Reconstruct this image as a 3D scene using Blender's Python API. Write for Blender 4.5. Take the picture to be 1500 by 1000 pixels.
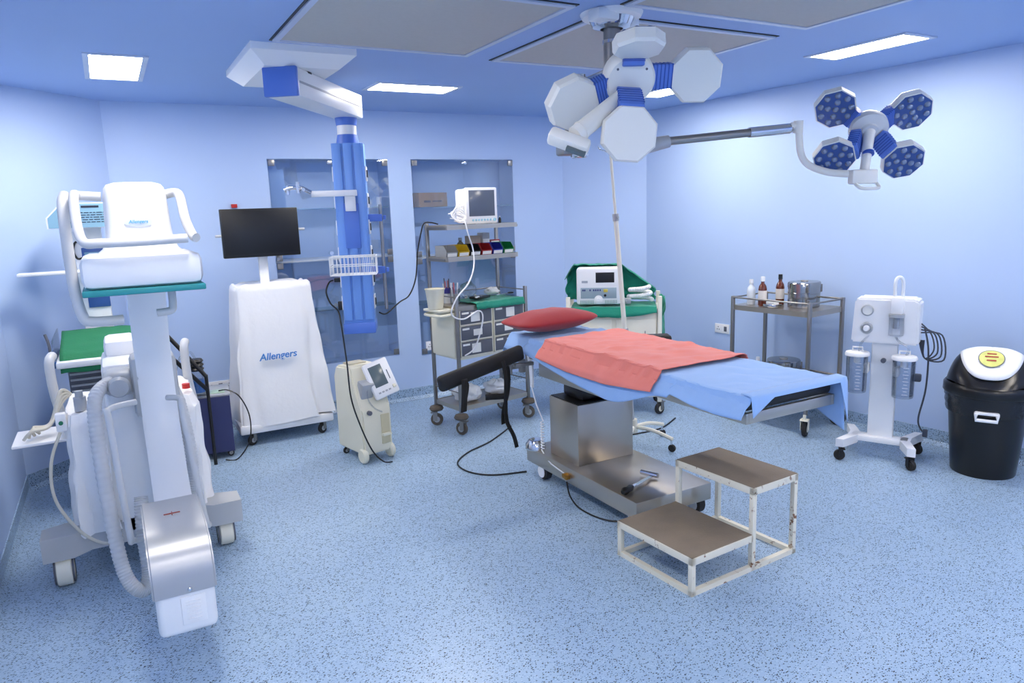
import bpy, bmesh, math, random
from mathutils import Vector, Matrix, noise
random.seed(7)
PI = math.pi
S = bpy.context.scene
COL = S.collection
for o in list(bpy.data.objects): bpy.data.objects.remove(o)

# ---------------------------------------------------------------- camera
yaw, pit, rol = math.radians(28.869), math.radians(10.336), math.radians(-1.980)
fw = Vector((math.sin(yaw)*math.cos(pit), math.cos(yaw)*math.cos(pit), -math.sin(pit)))
rt = Vector((math.cos(yaw), -math.sin(yaw), 0)); up = rt.cross(fw)
r2 = rt*math.cos(rol)+up*math.sin(rol); u2 = -rt*math.sin(rol)+up*math.cos(rol)
cd = bpy.data.cameras.new('camera'); cam = bpy.data.objects.new('camera', cd); COL.objects.link(cam)
cd.sensor_width = 36.0; cd.lens = 1054/1500*36; cd.clip_start = .05
cam.matrix_world = Matrix(((r2.x, u2.x, -fw.x, 0), (r2.y, u2.y, -fw.y, 0), (r2.z, u2.z, -fw.z, 1.75), (0, 0, 0, 1)))
S.camera = cam
# ---------------------------------------------------------------- world, exposure
w = bpy.data.worlds.new('world'); S.world = w; w.use_nodes = True
w.node_tree.nodes['Background'].inputs[0].default_value = (.75, .85, 1, 1)
w.node_tree.nodes['Background'].inputs[1].default_value = .3
S.view_settings.view_transform = 'Standard'; S.view_settings.look = 'None'
S.view_settings.exposure = 0.78; S.view_settings.gamma = 1.0; S.view_settings.use_curve_mapping = False
LIGHT = 30.0          # emission strength of the ceiling light diffusers

# ---------------------------------------------------------------- materials
def srgb(r, g, b):
    f = lambda c: (c/255/12.92) if c/255 <= .04045 else ((c/255+.055)/1.055)**2.4
    return (f(r), f(g), f(b), 1)
MATS = {}
def mat(name, col, rough=.5, metal=0., var=.06, scale=8., bump=0., bscale=60., trans=0., coat=0., sheen=0., alpha=1.):
    if name in MATS: return MATS[name]
    m = bpy.data.materials.new(name); m.use_nodes = True; nt = m.node_tree; b = nt.nodes['Principled BSDF']
    tc = nt.nodes.new('ShaderNodeTexCoord'); nz = nt.nodes.new('ShaderNodeTexNoise')
    nz.inputs['Scale'].default_value = scale; nz.inputs['Detail'].default_value = 4
    nt.links.new(tc.outputs['Object'], nz.inputs['Vector'])
    mx = nt.nodes.new('ShaderNodeMix'); mx.data_type = 'RGBA'
    mx.inputs[6].default_value = tuple(c*(1-var) for c in col[:3])+(1,); mx.inputs[7].default_value = tuple(min(1, c*(1+var)) for c in col[:3])+(1,)
    nt.links.new(nz.outputs['Fac'], mx.inputs[0]); nt.links.new(mx.outputs[2], b.inputs['Base Color'])
    b.inputs['Roughness'].default_value = rough; b.inputs['Metallic'].default_value = metal
    b.inputs['Coat Weight'].default_value = coat; b.inputs['Sheen Weight'].default_value = sheen
    if bump:
        n2 = nt.nodes.new('ShaderNodeTexNoise'); n2.inputs['Scale'].default_value = bscale; n2.inputs['Detail'].default_value = 3
        nt.links.new(tc.outputs['Object'], n2.inputs['Vector'])
        bp = nt.nodes.new('ShaderNodeBump'); bp.inputs['Strength'].default_value = bump; bp.inputs['Distance'].default_value = .01
        nt.links.new(n2.outputs['Fac'], bp.inputs['Height']); nt.links.new(bp.outputs['Normal'], b.inputs['Normal'])
    MATS[name] = m; return m
def thin_glass(name, tint, refl=.08, tr=.9, rough=.02):
    if name in MATS: return MATS[name]
    m = bpy.data.materials.new(name); m.use_nodes = True; nt = m.node_tree; nt.nodes.clear()
    out = nt.nodes.new('ShaderNodeOutputMaterial'); t = nt.nodes.new('ShaderNodeBsdfTransparent'); g = nt.nodes.new('ShaderNodeBsdfGlossy')
    t.inputs[0].default_value = tint; g.inputs['Roughness'].default_value = rough
    fr = nt.nodes.new('ShaderNodeLayerWeight'); fr.inputs[0].default_value = .35
    ma = nt.nodes.new('ShaderNodeMath'); ma.operation = 'MULTIPLY_ADD'; ma.inputs[1].default_value = .5; ma.inputs[2].default_value = refl
    nt.links.new(fr.outputs['Fresnel'], ma.inputs[0])
    mx = nt.nodes.new('ShaderNodeMixShader'); nt.links.new(ma.outputs[0], mx.inputs[0]); nt.links.new(t.outputs[0], mx.inputs[1]); nt.links.new(g.outputs[0], mx.inputs[2])
    nt.links.new(mx.outputs[0], out.inputs[0]); MATS[name] = m; return m
def emis(name, col, st):
    if name in MATS: return MATS[name]
    m = bpy.data.materials.new(name); m.use_nodes = True; nt = m.node_tree; nt.nodes.clear()
    out = nt.nodes.new('ShaderNodeOutputMaterial'); e = nt.nodes.new('ShaderNodeEmission')
    e.inputs[0].default_value = col; e.inputs[1].default_value = st
    nt.links.new(e.outputs[0], out.inputs[0]); MATS[name] = m; return m
def floor_mat():
    m = bpy.data.materials.new('vinyl floor'); m.use_nodes = True; nt = m.node_tree; b = nt.nodes['Principled BSDF']; N = nt.nodes.new; L = nt.links.new
    tc = N('ShaderNodeTexCoord')
    def layer(scale, rot, thr, rad):
        mp = N('ShaderNodeMapping'); mp.inputs['Scale'].default_value = (1, 1.8, 1); mp.inputs['Rotation'].default_value = (0, 0, rot); L(tc.outputs['Object'], mp.inputs[0])
        v = N('ShaderNodeTexVoronoi'); v.inputs['Scale'].default_value = scale; L(mp.outputs[0], v.inputs['Vector'])
        sp = N('ShaderNodeSeparateColor'); L(v.outputs['Color'], sp.inputs[0])
        a = N('ShaderNodeMath'); a.operation = 'LESS_THAN'; a.inputs[1].default_value = thr; L(sp.outputs[0], a.inputs[0])
        d = N('ShaderNodeMath'); d.operation = 'LESS_THAN'; d.inputs[1].default_value = rad; L(v.outputs['Distance'], d.inputs[0])
        q = N('ShaderNodeMath'); q.operation = 'MULTIPLY'; L(a.outputs[0], q.inputs[0]); L(d.outputs[0], q.inputs[1]); return q.outputs[0]
    nz = N('ShaderNodeTexNoise'); nz.inputs['Scale'].default_value = 1.4; nz.inputs['Detail'].default_value = 6; L(tc.outputs['Object'], nz.inputs['Vector'])
    base = N('ShaderNodeMix'); base.data_type = 'RGBA'; base.inputs[6].default_value = srgb(148, 174, 204); base.inputs[7].default_value = srgb(165, 190, 214); L(nz.outputs['Fac'], base.inputs[0])
    cur = base.outputs[2]
    for sc, ro, th, ra, c in ((98, .3, .30, .38, srgb(40, 52, 78)), (115, 1.7, .24, .36, srgb(84, 116, 156)), (100, 2.6, .22, .36, srgb(182, 206, 226)), (76, .9, .18, .32, srgb(18, 22, 34))):
        mx = N('ShaderNodeMix'); mx.data_type = 'RGBA'; L(layer(sc, ro, th, ra), mx.inputs[0]); L(cur, mx.inputs[6]); mx.inputs[7].default_value = c; cur = mx.outputs[2]
    L(cur, b.inputs['Base Color']); b.inputs['Roughness'].default_value = .32
    MATS['floor'] = m; return m
FLOOR = floor_mat()
WALL = mat('wall paint', srgb(182, 204, 240), .55, var=.015, scale=2)
CEIL = mat('ceiling paint', srgb(156, 184, 233), .6, var=.02, scale=2)
WHITE = mat('white enamel', srgb(236, 237, 240), .35, var=.015)
WPL = mat('white plastic', srgb(240, 240, 242), .4, var=.015)
CREAM = mat('cream plastic', srgb(228, 224, 204), .45, var=.03)
CREAMP = mat('cream paint', srgb(232, 228, 212), .45, var=.03)
GREY = mat('grey plastic', srgb(168, 172, 178), .45)
SILV = mat('silver paint', srgb(176, 178, 182), .35, .35)
DGREY = mat('dark grey plastic', srgb(92, 96, 108), .5)
BLACK = mat('black plastic', srgb(18, 18, 20), .4)
RUB = mat('black rubber', srgb(38, 36, 36), .7)
BRUB = mat('worn brown rubber', srgb(92, 84, 76), .75, var=.15)
STEEL = mat('brushed steel', srgb(190, 181, 168), .3, .9, var=.06, scale=5, bump=.03, bscale=200)
STEELD = mat('tube steel', srgb(150, 148, 146), .32, .85, var=.08)
CHROME = mat('chrome', srgb(215, 215, 218), .12, 1.)
TEAL = mat('teal trim', srgb(40, 140, 146), .45)
BLUEP = mat('blue plastic', srgb(84, 122, 208), .42, var=.03)
BLUEA = mat('blue aluminium', srgb(116, 160, 230), .4, .1, var=.03)
DBLUE = mat('deep blue plastic', srgb(38, 78, 170), .35)
NAVY = mat('navy paint', srgb(46, 52, 98), .45)
GREEN = mat('green surgical cloth', srgb(18, 136, 112), .85, var=.12, scale=14, bump=.25, bscale=90, sheen=.2)
GREEN2 = mat('green sheet', srgb(30, 118, 80), .85, var=.1, scale=14, bump=.25, bscale=90)
SHEET = mat('blue bedsheet', srgb(148, 184, 234), .9, var=.05, scale=9, bump=.15, bscale=160, sheen=.2)
SALM = mat('salmon cloth', srgb(230, 128, 116), .9, var=.07, scale=9, bump=.15, bscale=160, sheen=.2)
RED = mat('red pillow cloth', srgb(160, 36, 42), .85, var=.06, bump=.15, bscale=160, sheen=.2)
COVER = mat('white cover cloth', srgb(238, 238, 240), .8, var=.015, bump=.2, bscale=30)
MAT_BL = mat('black mattress vinyl', srgb(20, 20, 22), .5)
CARD = mat('cardboard', srgb(176, 138, 92), .8, var=.08)
PAPER = mat('paper', srgb(235, 235, 232), .8, var=.02)
GLASS = thin_glass('cabinet glass', (.93, .96, .99, 1))
JAR = thin_glass('clear plastic jar', (.88, .9, .93, 1), .06)
FILM = thin_glass('clear plastic bag', (.9, .92, .94, 1), .08, rough=.25)
SHELF = thin_glass('shelf glass', (.72, .88, .92, 1), .15)
AMBER = mat('amber bottle', srgb(98, 40, 22), .15, coat=.5)
SCREEN = mat('dark screen', srgb(10, 11, 14), .4)
LCD = mat('grey lcd', srgb(92, 106, 112), .2)
LCDB = mat('unlit monitor glass', srgb(92, 100, 116), .18)
MESH = mat('grey filter mesh', srgb(196, 194, 190), .8, var=.05, scale=40, bump=.3, bscale=700)
WOODT = mat('worn brown step mat', srgb(132, 118, 102), .75, var=.28, scale=5, bump=.3, bscale=140)
RUSTY = mat('chipped cream paint', srgb(228, 222, 204), .5, var=.05)
def rust(m):
    nt = m.node_tree; b = nt.nodes['Principled BSDF']; src = b.inputs['Base Color'].links[0].from_socket
    tc = nt.nodes.new('ShaderNodeTexCoord'); n = nt.nodes.new('ShaderNodeTexNoise'); n.inputs['Scale'].default_value = 22; n.inputs['Detail'].default_value = 8; n.inputs['Roughness'].default_value = .7
    nt.links.new(tc.outputs['Object'], n.inputs['Vector'])
    r = nt.nodes.new('ShaderNodeValToRGB'); r.color_ramp.elements[0].position = .59; r.color_ramp.elements[1].position = .64
    nt.links.new(n.outputs['Fac'], r.inputs[0]); mx = nt.nodes.new('ShaderNodeMix'); mx.data_type = 'RGBA'
    nt.links.new(r.outputs[0], mx.inputs[0]); nt.links.new(src, mx.inputs[6]); mx.inputs[7].default_value = srgb(128, 84, 50); nt.links.new(mx.outputs[2], b.inputs['Base Color'])
rust(RUSTY)
LAMP = emis('lit diffuser', (1, .93, .83, 1), LIGHT)

# ---------------------------------------------------------------- mesh helpers
def T(loc=(0, 0, 0), rz=0., rx=0., ry=0.):
    return Matrix.Translation(loc) @ Matrix.Rotation(rz, 4, 'Z') @ Matrix.Rotation(ry, 4, 'Y') @ Matrix.Rotation(rx, 4, 'X')
def align(d):
    return Vector(d).normalized().to_track_quat('Z', 'Y').to_matrix().to_4x4()
class M:
    def __init__(s): s.bm = bmesh.new()
    def mark(s): pass
    def add(s, tmp, X):
        idx = {v: s.bm.verts.new(X @ v.co) for v in tmp.verts}
        for f in tmp.faces: s.bm.faces.new([idx[v] for v in f.verts])
        tmp.free()
    def box(s, c, d, bev=0., mtx=None, seg=2):
        tmp = bmesh.new(); bmesh.ops.create_cube(tmp, size=1.0)
        for v in tmp.verts: v.co = Vector((v.co.x*d[0], v.co.y*d[1], v.co.z*d[2]))
        if bev: bmesh.ops.bevel(tmp, geom=list(tmp.edges), offset=min(bev, min(d)*.45), segments=seg, profile=.5, affect='EDGES')
        s.add(tmp, Matrix.Translation(c) @ (mtx or Matrix())); return s
    def b(s, c, d, bev=0., mtx=None, seg=2):
        return s.box(c, d, bev, mtx, seg)
    def bb(s, x0, x1, y0, y1, z0, z1, bev=0.):
        return s.b(((x0+x1)/2, (y0+y1)/2, (z0+z1)/2), (abs(x1-x0), abs(y1-y0), abs(z1-z0)), bev)
    def cyl(s, p0, p1, r0, r1=None, n=16, bev=0.):
        r1 = r0 if r1 is None else r1; p0 = Vector(p0); p1 = Vector(p1); A = align(p1-p0)
        h = (p1-p0).length; prof = [(0, 0), (r0, 0), (r1, h), (0, h)]
        if bev: prof = [(0, 0), (r0-bev, 0), (r0, bev), (r1, h-bev), (r1-bev, h), (0, h)]
        return s.lathe(prof, n, Matrix.Translation(p0) @ A)
    def lathe(s, prof, n=20, mtx=None, a0=0., a1=2*PI):
        mtx = mtx or Matrix(); full = abs(a1-a0-2*PI) < 1e-6; rings = []
        cnt = n if full else n+1
        for r, z in prof:
            if r < 1e-6: rings.append([s.bm.verts.new(mtx @ Vector((0, 0, z)))])
            else: rings.append([s.bm.verts.new(mtx @ Vector((r*math.cos(a0+(a1-a0)*i/n), r*math.sin(a0+(a1-a0)*i/n), z))) for i in range(cnt)])
        for A, B in zip(rings, rings[1:]):
            for i in range(n):
                j = (i+1) % cnt
                if len(A) == 1 and len(B) == 1: continue
                if len(A) == 1: f = [A[0], B[j], B[i]]
                elif len(B) == 1: f = [A[i], A[j], B[0]]
                else: f = [A[i], A[j], B[j], B[i]]
                try: s.bm.faces.new(f)
                except ValueError: pass
        return s
    def tube(s, pts, r, n=8, smooth=0, closed=False, cap=True, rfun=None):
        P = [Vector(p) for p in pts]
        if smooth: P = spline(P, smooth, closed)
        k = len(P); rings = []; prev = None
        for i, p in enumerate(P):
            a = P[(i-1) % k] if (closed or i > 0) else p; b = P[(i+1) % k] if (closed or i < k-1) else p
            t = (b-a).normalized()
            if prev is None:
                x = t.orthogonal().normalized()
            else:
                x = (prev-t*prev.dot(t))
                x = x.normalized() if x.length > 1e-6 else t.orthogonal().normalized()
            prev = x; y = t.cross(x); rr = rfun(i/(k-1)) if rfun else r
            rings.append([s.bm.verts.new(p+x*rr*math.cos(2*PI*j/n)+y*rr*math.sin(2*PI*j/n)) for j in range(n)])
        for i in range(k if closed else k-1):
            A = rings[i]; B = rings[(i+1) % k]
            for j in range(n): s.bm.faces.new([A[j], A[(j+1) % n], B[(j+1) % n], B[j]])
        if cap and not closed:
            s.bm.faces.new(rings[0][::-1]); s.bm.faces.new(rings[-1])
        return s
    def prism(s, poly, z0, z1, mtx=None):
        mtx = mtx or Matrix()
        A = [s.bm.verts.new(mtx @ Vector((x, y, z0))) for x, y in poly]; B = [s.bm.verts.new(mtx @ Vector((x, y, z1))) for x, y in poly]
        n = len(poly); s.bm.faces.new(A[::-1]); s.bm.faces.new(B)
        for i in range(n): s.bm.faces.new([A[i], A[(i+1) % n], B[(i+1) % n], B[i]])
        return s
    def grid(s, nu, nv, fn, wrap=False):
        R = [[s.bm.verts.new(fn(i/(nu if wrap else nu-1), j/(nv-1))) for i in range(nu)] for j in range(nv)]
        for j in range(nv-1):
            for i in range(nu if wrap else nu-1):
                s.bm.faces.new([R[j][i], R[j][(i+1) % nu], R[j+1][(i+1) % nu], R[j+1][i]])
        s.last = R; return s
    def quad(s, *p):
        s.bm.faces.new([s.bm.verts.new(q) for q in p]); return s
    def sphere(s, c, r, n=14, sc=(1, 1, 1)):
        prof = [(r*math.sin(PI*i/10), -r*math.cos(PI*i/10)) for i in range(11)]
        return s.lathe(prof, n, Matrix.Translation(c) @ Matrix.Diagonal((*sc, 1)))
def spline(P, sub, closed=False):
    out = []; k = len(P)
    for i in range(k if closed else k-1):
        p0 = P[(i-1) % k] if (closed or i > 0) else P[i]; p1 = P[i]; p2 = P[(i+1) % k]; p3 = P[(i+2) % k] if (closed or i < k-2) else P[(i+1) % k]
        for j in range(sub):
            t = j/sub
            out.append(.5*((2*p1)+(p2-p0)*t+(2*p0-5*p1+4*p2-p3)*t*t+(3*p1-p0-3*p2+p3)*t**3))
    if not closed: out.append(P[-1])
    return out
def obj(name, m, material, parent=None, label=None, smooth=True, solid=0., kind=None):
    bm = m.bm if isinstance(m, M) else m
    bmesh.ops.recalc_face_normals(bm, faces=bm.faces)
    me = bpy.data.meshes.new(name); bm.to_mesh(me); bm.free()
    me.materials.append(material)
    if smooth:
        me.shade_smooth(); me.set_sharp_from_angle(angle=math.radians(38))
    o = bpy.data.objects.new(name, me); COL.objects.link(o); o.parent = parent
    if solid:
        md = o.modifiers.new('thickness', 'SOLIDIFY'); md.thickness = solid; md.offset = 0
    if label: o['label'] = label
    if kind: o['kind'] = kind
    return o
def thing(name, label, cat, loc=(0, 0, 0), rz=0., group=None):
    o = bpy.data.objects.new(name, None); COL.objects.link(o); o.empty_display_size = .1
    o.location = loc; o.rotation_euler = (0, 0, rz); o['label'] = label; o['category'] = cat
    if group: o['group'] = group
    return o
def tag(o, label, cat, group=None, loc=None, rz=None):
    o['label'] = label; o['category'] = cat
    if group: o['group'] = group
    if loc is not None: o.location = loc
    if rz is not None: o.rotation_euler = (0, 0, rz)
    return o
def struct(name, m, material, label=None, smooth=False):
    o = obj(name, m, material, None, label, smooth); o['kind'] = 'structure'; return o
def text(name, body, size, material, parent, mtx, label=None, depth=.0006, italic=0.):
    cu = bpy.data.curves.new(name, 'FONT'); cu.body = body; cu.size = size; cu.align_x = 'CENTER'; cu.align_y = 'CENTER'; cu.extrude = depth; cu.shear = italic; cu.offset = size*.012
    t = bpy.data.objects.new(name, cu); COL.objects.link(t)
    dg = bpy.context.evaluated_depsgraph_get(); me = bpy.data.meshes.new_from_object(t.evaluated_get(dg)); bpy.data.objects.remove(t)
    me.transform(mtx); me.materials.clear(); me.materials.append(material)
    o = bpy.data.objects.new(name, me); COL.objects.link(o); o.parent = parent
    if label: o['label'] = label
    return o
def caster(parent, x, y, r=.05, wm=RUB, fm=STEELD, ang=0., hub=GREY, top=None, tread=.03):
    """swivel caster whose wheel touches z=0 under (x, y): returns the wheel"""
    t = top or r*2+.03; A = T((x, y, 0), ang)
    wl = M().lathe([(0, -tread*.5), (r*.62, -tread*.5), (r*.7, -tread*.42), (r*.94, -tread*.42), (r, -tread*.25), (r, tread*.25), (r*.94, tread*.42), (r*.7, tread*.42), (r*.62, tread*.5), (0, tread*.5)], 20, A @ Matrix.Translation((0, 0, r)) @ Matrix.Rotation(PI/2, 4, 'X'))
    wo = obj('wheel', wl, wm, parent)
    h = M().cyl(A @ Vector((0, -tread*.56, r)), A @ Vector((0, tread*.56, r)), r*.5, n=14); obj('hub', h, hub, wo)
    f = M()
    for sg in (-1, 1): f.b(A @ Vector((r*.25, sg*tread*.75, r*1.45)), (r*.7, .004, r*1.3), 0, Matrix.Rotation(ang, 4, 'Z'))
    f.b(A @ Vector((r*.4, 0, 2*r+.008)), (r*1.1, tread*1.7, .008), .002, Matrix.Rotation(ang, 4, 'Z'))
    f.cyl(A @ Vector((r*.5, 0, 2*r)), A @ Vector((r*.5, 0, t)), .012, n=10)
    obj('caster_fork', f, fm, parent); return wo
def nz(x, y, z=0.): return noise.noise(Vector((x, y, z)))

# ================================================================ ROOM
ZC = 2.65; YB = 6.324; XL = -.653; YF = -2.6
def xr(y): return 4.943-.095*(y-3.478)
CL = [(XL, 5.62), (.072, YB)]; CR = [(4.144, YB), (xr(5.71), 5.71)]
plan = [(XL, YF), CL[0], CL[1], CR[0], CR[1], (xr(YF), YF)]
struct('floor', M().prism(plan, -.1, 0), FLOOR)
ceiling = struct('ceiling', M().prism(plan, ZC, ZC+.1), CEIL)
def wallseg(name, a, b, z0=0, z1=ZC, th=.12, m=WALL):
    a = Vector((*a, 0)); b = Vector((*b, 0)); d = (b-a).normalized(); n = Vector((-d.y, d.x, 0))
    P = [a-d*.0, b+d*.0, b+n*th, a+n*th]
    return struct(name, M().prism([(p.x, p.y) for p in P], z0, z1), m)
def base(name, a, b):
    a = Vector((*a, 0)); b = Vector((*b, 0)); d = (b-a).normalized(); n = Vector((d.y, -d.x, 0))
    m = M(); prof = [(.0, .112), (.006, .112), (.006, .03), (.03, .001), (0, .001)]
    va = [[m.bm.verts.new(p+n*o+Vector((0, 0, z))) for o, z in prof] for p in (a, b)]
    k = len(prof)
    for i in range(k): m.bm.faces.new([va[0][i], va[0][(i+1) % k], va[1][(i+1) % k], va[1][i]])
    m.bm.faces.new(va[0]); m.bm.faces.new(va[1][::-1])
    return struct(name, m, FLOOR)
for nm, a, b in (('left', plan[0], plan[1]), ('left_corner', plan[1], plan[2]), ('right_corner', plan[3], plan[4]), ('right', plan[4], plan[5]), ('front', plan[5], plan[0])):
    wallseg('wall_'+nm, a, b)
for nm, a, b in (('left', plan[0], plan[1]), ('left_corner', plan[1], plan[2]), ('back', plan[2], plan[3]), ('right_corner', plan[3], plan[4]), ('right', plan[4], plan[5])):
    base('baseboard_'+nm, a, b)
# back wall with the two cabinet niches
C1 = (1.232, 2.275, .452, 2.236); C2 = (2.499, 3.558, .418, 2.236)
wb = M(); x = CL[1][0]
for c in (C1, C2):
    wb.bb(x, c[0], YB, YB+.34, 0, ZC); wb.bb(c[0], c[1], YB, YB+.34, 0, c[2]); wb.bb(c[0], c[1], YB, YB+.34, c[3], ZC); x = c[1]
    wb.bb(c[0], c[1], YB+.28, YB+.34, c[2], c[3])
wb.bb(x, CR[0][0], YB, YB+.34, 0, ZC)
struct('wall_back', wb, WALL)

# ceiling filter panels
FRM = mat('panel frame', srgb(205, 214, 232), .4, .2)
for x0, x1, y0, y1 in ((.845, 1.978, 2.85, 4.0), (2.15, 3.385, 2.95, 4.07), (.845, 1.978, 1.45, 2.64), (2.15, 3.385, 1.5, 2.78), (.845, 1.978, .1, 1.27), (2.15, 3.385, .1, 1.32)):
    p = obj('ceiling_panel', M().bb(x0+.045, x1-.045, y0+.045, y1-.045, ZC-.006, ZC+.004), MESH, ceiling)
    f = M(); g = M()
    for mm, e, ww, zz in ((g, 0, .012, .004), (f, .013, .03, .012)):
        a0, a1, b0, b1 = x0+e, x1-e, y0+e, y1-e
        mm.bb(a0, a1, b0, b0+ww, ZC-zz, ZC+.003); mm.bb(a0, a1, b1-ww, b1, ZC-zz, ZC+.003); mm.bb(a0, a0+ww, b0+ww, b1-ww, ZC-zz, ZC+.003); mm.bb(a1-ww, a1, b0+ww, b1-ww, ZC-zz, ZC+.003)
    obj('panel_frame', f, FRM, p); obj('panel_gap', g, BLACK, p, 'black joint around panel frame')
# ceiling lights
def clight(x0, x1, y0, y1, label):
    t = thing('ceiling_light', label, 'ceiling light', ((x0+x1)/2, (y0+y1)/2, ZC), 0, 'recessed ceiling lights')
    hx, hy = (x1-x0)/2, (y1-y0)/2; f = M(); wd = .03
    f.bb(-hx, hx, -hy, -hy+wd, -.008, .002); f.bb(-hx, hx, hy-wd, hy, -.008, .002); f.bb(-hx, -hx+wd, -hy+wd, hy-wd, -.008, .002); f.bb(hx-wd, hx, -hy+wd, hy-wd, -.008, .002)
    obj('frame', f, FRM, t)
    obj('diffuser', M().bb(-hx+wd, hx-wd, -hy+wd, hy-wd, -.005, .001), LAMP, t, 'glowing white diffuser')
clight(.0, .32, 4.6, 5.38, 'square-looking lit ceiling light above the left corner')
clight(1.745, 2.40, 4.96, 5.29, 'lit ceiling light between the pendant arm and the surgical lamp')
clight(4.01, 4.31, 2.62, 3.30, 'long lit ceiling light along the right wall')
clight(3.93, 4.23, 4.30, 4.95, 'lit ceiling light half hidden behind the white surgical lamp')
for x0, y0, ds in ((.1, 2.3, 'left side of the room'), (4.1, .6, 'right side near the entrance'), (.1, .2, 'left side near the entrance'), (4.1, -1.5, 'far right behind the viewer'), (1.9, -.9, 'middle behind the viewer'), (.1, -1.9, 'left behind the viewer'), (3.0, -2.2, 'front wall behind the viewer'), (1.0, -2.2, 'front corner behind the viewer')):  # guessed lights, unseen; some added to brighten surfaces facing the camera
    clight(x0, x0+.3, y0, y0+.66, 'added lit ceiling light, unseen, outside the view on the '+ds)

# ================================================================ WALL CABINETS
def cabinet(c, label, shelves, mid):
    x0, x1, z0, z1 = c; t = thing('wall_cabinet', label, 'cabinet', ((x0+x1)/2, YB, z0), 0, 'glass fronted wall cabinets')
    w2 = (x1-x0)/2; h = z1-z0
    for z in shelves: obj('shelf', M().bb(-w2+.004, w2-.004, .03, .275, z-z0-.004, z-z0+.004), SHELF, t)
    obj('middle_shelf', M().bb(-w2+.002, w2-.002, .012, .277, mid-z0-.012, mid-z0+.012, .003), WPL, t)
    for sx in (-1, 1):
        for zz0, zz1 in ((.004, mid-z0-.004), (mid-z0+.004, h-.004)):
            xa, xb = (-w2+.003, -.002) if sx < 0 else (.002, w2-.003)
            d = obj('glass_door', M().bb(xa, xb, -.004, .002, zz0, zz1), GLASS, t)
            e = -w2 if sx < 0 else w2
            for zz in (zz0+.03, zz1-.03): obj('hinge', M().b((e-sx*.03, -.008, zz), (.05, .014, .05), .003), STEELD, d)
            kz = zz1-.035 if zz0 < .1 else zz0+.05
            obj('knob', M().cyl((sx*.05, -.004, zz0+.05 if zz0 > .1 else zz1-.4), (sx*.05, -.03, zz0+.05 if zz0 > .1 else zz1-.4), .014, .018, 14), CHROME, d)
    lk = M().b((0, -.008, h-.03), (.06, .014, .03), .004); obj('door_lock', lk, CHROME, t)
    return t
cabinet(C1, 'glass-doored wall cabinet behind the blue pendant column', (1.82, .93), 1.38)
cabinet(C2, 'glass-doored wall cabinet behind the trolley with coloured bins', (1.80, .9), 1.34)
t = thing('cardboard_box', 'brown cardboard box on upper shelf inside the wall cabinet', 'box', (2.70, YB+.12, 1.806), .1)
obj('carton', M().bb(-.15, .15, -.1, .1, 0, .13, .003), CARD, t)
obj('tape', M().bb(-.151, .151, -.02, .02, .001, .1315), mat('packing tape', srgb(196, 160, 112), .4), t)
obj('printing', M().bb(-.1, -.03, -.1015, -.1, .04, .06).bb(-.01, .09, -.1015, -.1, .045, .058), mat('box ink', srgb(80, 60, 44), .8), t)

# ================================================================ OPERATING TABLE
TX0, TX1, TY0, TY1 = 2.335, 2.915, 2.15, 3.98
tb = thing('operating_table', 'steel operating table with pedestal base, dressed in blue sheet', 'operating table', (2.58, 3.43, 0))
def W(m):
    bmesh.ops.translate(m.bm, verts=m.bm.verts, vec=(-2.58, -3.43, 0)); return m
obj('base', W(M().bb(2.30, 2.84, 2.86, 4.02, .09, .19, .006)), STEEL, tb)
ped = obj('pedestal', W(M().bb(2.36, 2.78, 3.49, 3.81, .19, .575, .004)), STEEL, tb)
obj('bellows', W(M().bb(2.367, 2.773, 3.497, 3.803, .5745, .579).bb(2.43, 2.71, 3.54, 3.76, .579, .66, .02)), BLACK, tb, 'black rubber bellows on top of pedestal')
obj('column_head', W(M().bb(2.41, 2.80, 3.25, 4.02, .655, .765, .008)), STEEL, tb)
obj('motor_cap', W(M().cyl((2.43, 3.24, .70), (2.43, 3.32, .70), .045, n=20)), BLACK, tb)
fr = M(); fz0, fz1 = .795, .845
for xx in (TX0, TX1-.02): fr.bb(xx, xx+.02, TY0, TY1, fz0, fz1, .003)
for yy in (TY0, 3.05, TY1-.02): fr.bb(TX0+.02, TX1-.02, yy, yy+.02, fz0, fz1, .003)
for yy in (2.5, 3.4, 3.75): fr.bb(TX0+.02, TX1-.02, yy, yy+.03, fz0, fz0+.03)
fr.bb(2.45, 2.8, 3.3, 3.95, .76, .80)
fo = obj('top_frame', W(fr), STEEL, tb)
for yy in (2.45, 2.98): obj('frame_bolt', W(M().cyl((TX0-.002, yy, .82), (TX0+.004, yy, .82), .011, n=12)), CHROME, fo)
obj('mattress', W(M().bb(TX0+.005, TX1-.005, TY0+.012, 3.06, .846, .905, .02).bb(TX0+.005, TX1-.005, 3.07, TY1, .846, .905, .02)), MAT_BL, tb, 'black vinyl mattress under the sheet')
obj('head_section', W(M().bb(2.39, 2.86, 4.0, 4.27, .85, .905, .02).bb(2.45, 2.48, 3.9, 4.2, .81, .84).bb(2.77, 2.80, 3.9, 4.2, .81, .84)), MAT_BL, tb)
obj('side_bracket', W(M().prism([(4.03, .825), (3.99, .825), (3.96, .74), (3.96, .60), (3.99, .60), (4.0, .74)], 0, .012, Matrix(((0, 0, 1, 2.325), (1, 0, 0, 0), (0, 1, 0, 0), (0, 0, 0, 1))))), WHITE, tb)
sr = M().bb(2.30, 2.312, 3.3, 3.95, .80, .825)
for yy in (3.4, 3.85): sr.bb(2.312, 2.336, yy, yy+.02, .803, .822)
obj('side_rail', W(sr), CHROME, tb)
obj('bracket_clamp', W(M().bb(2.29, 2.324, 4.04, 4.08, .69, .78, .004).bb(2.2, 2.3, 4.05, 4.07, .72, .75).cyl((2.22, 4.06, .69), (2.22, 4.06, .79), .012)), STEELD, tb)
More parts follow.
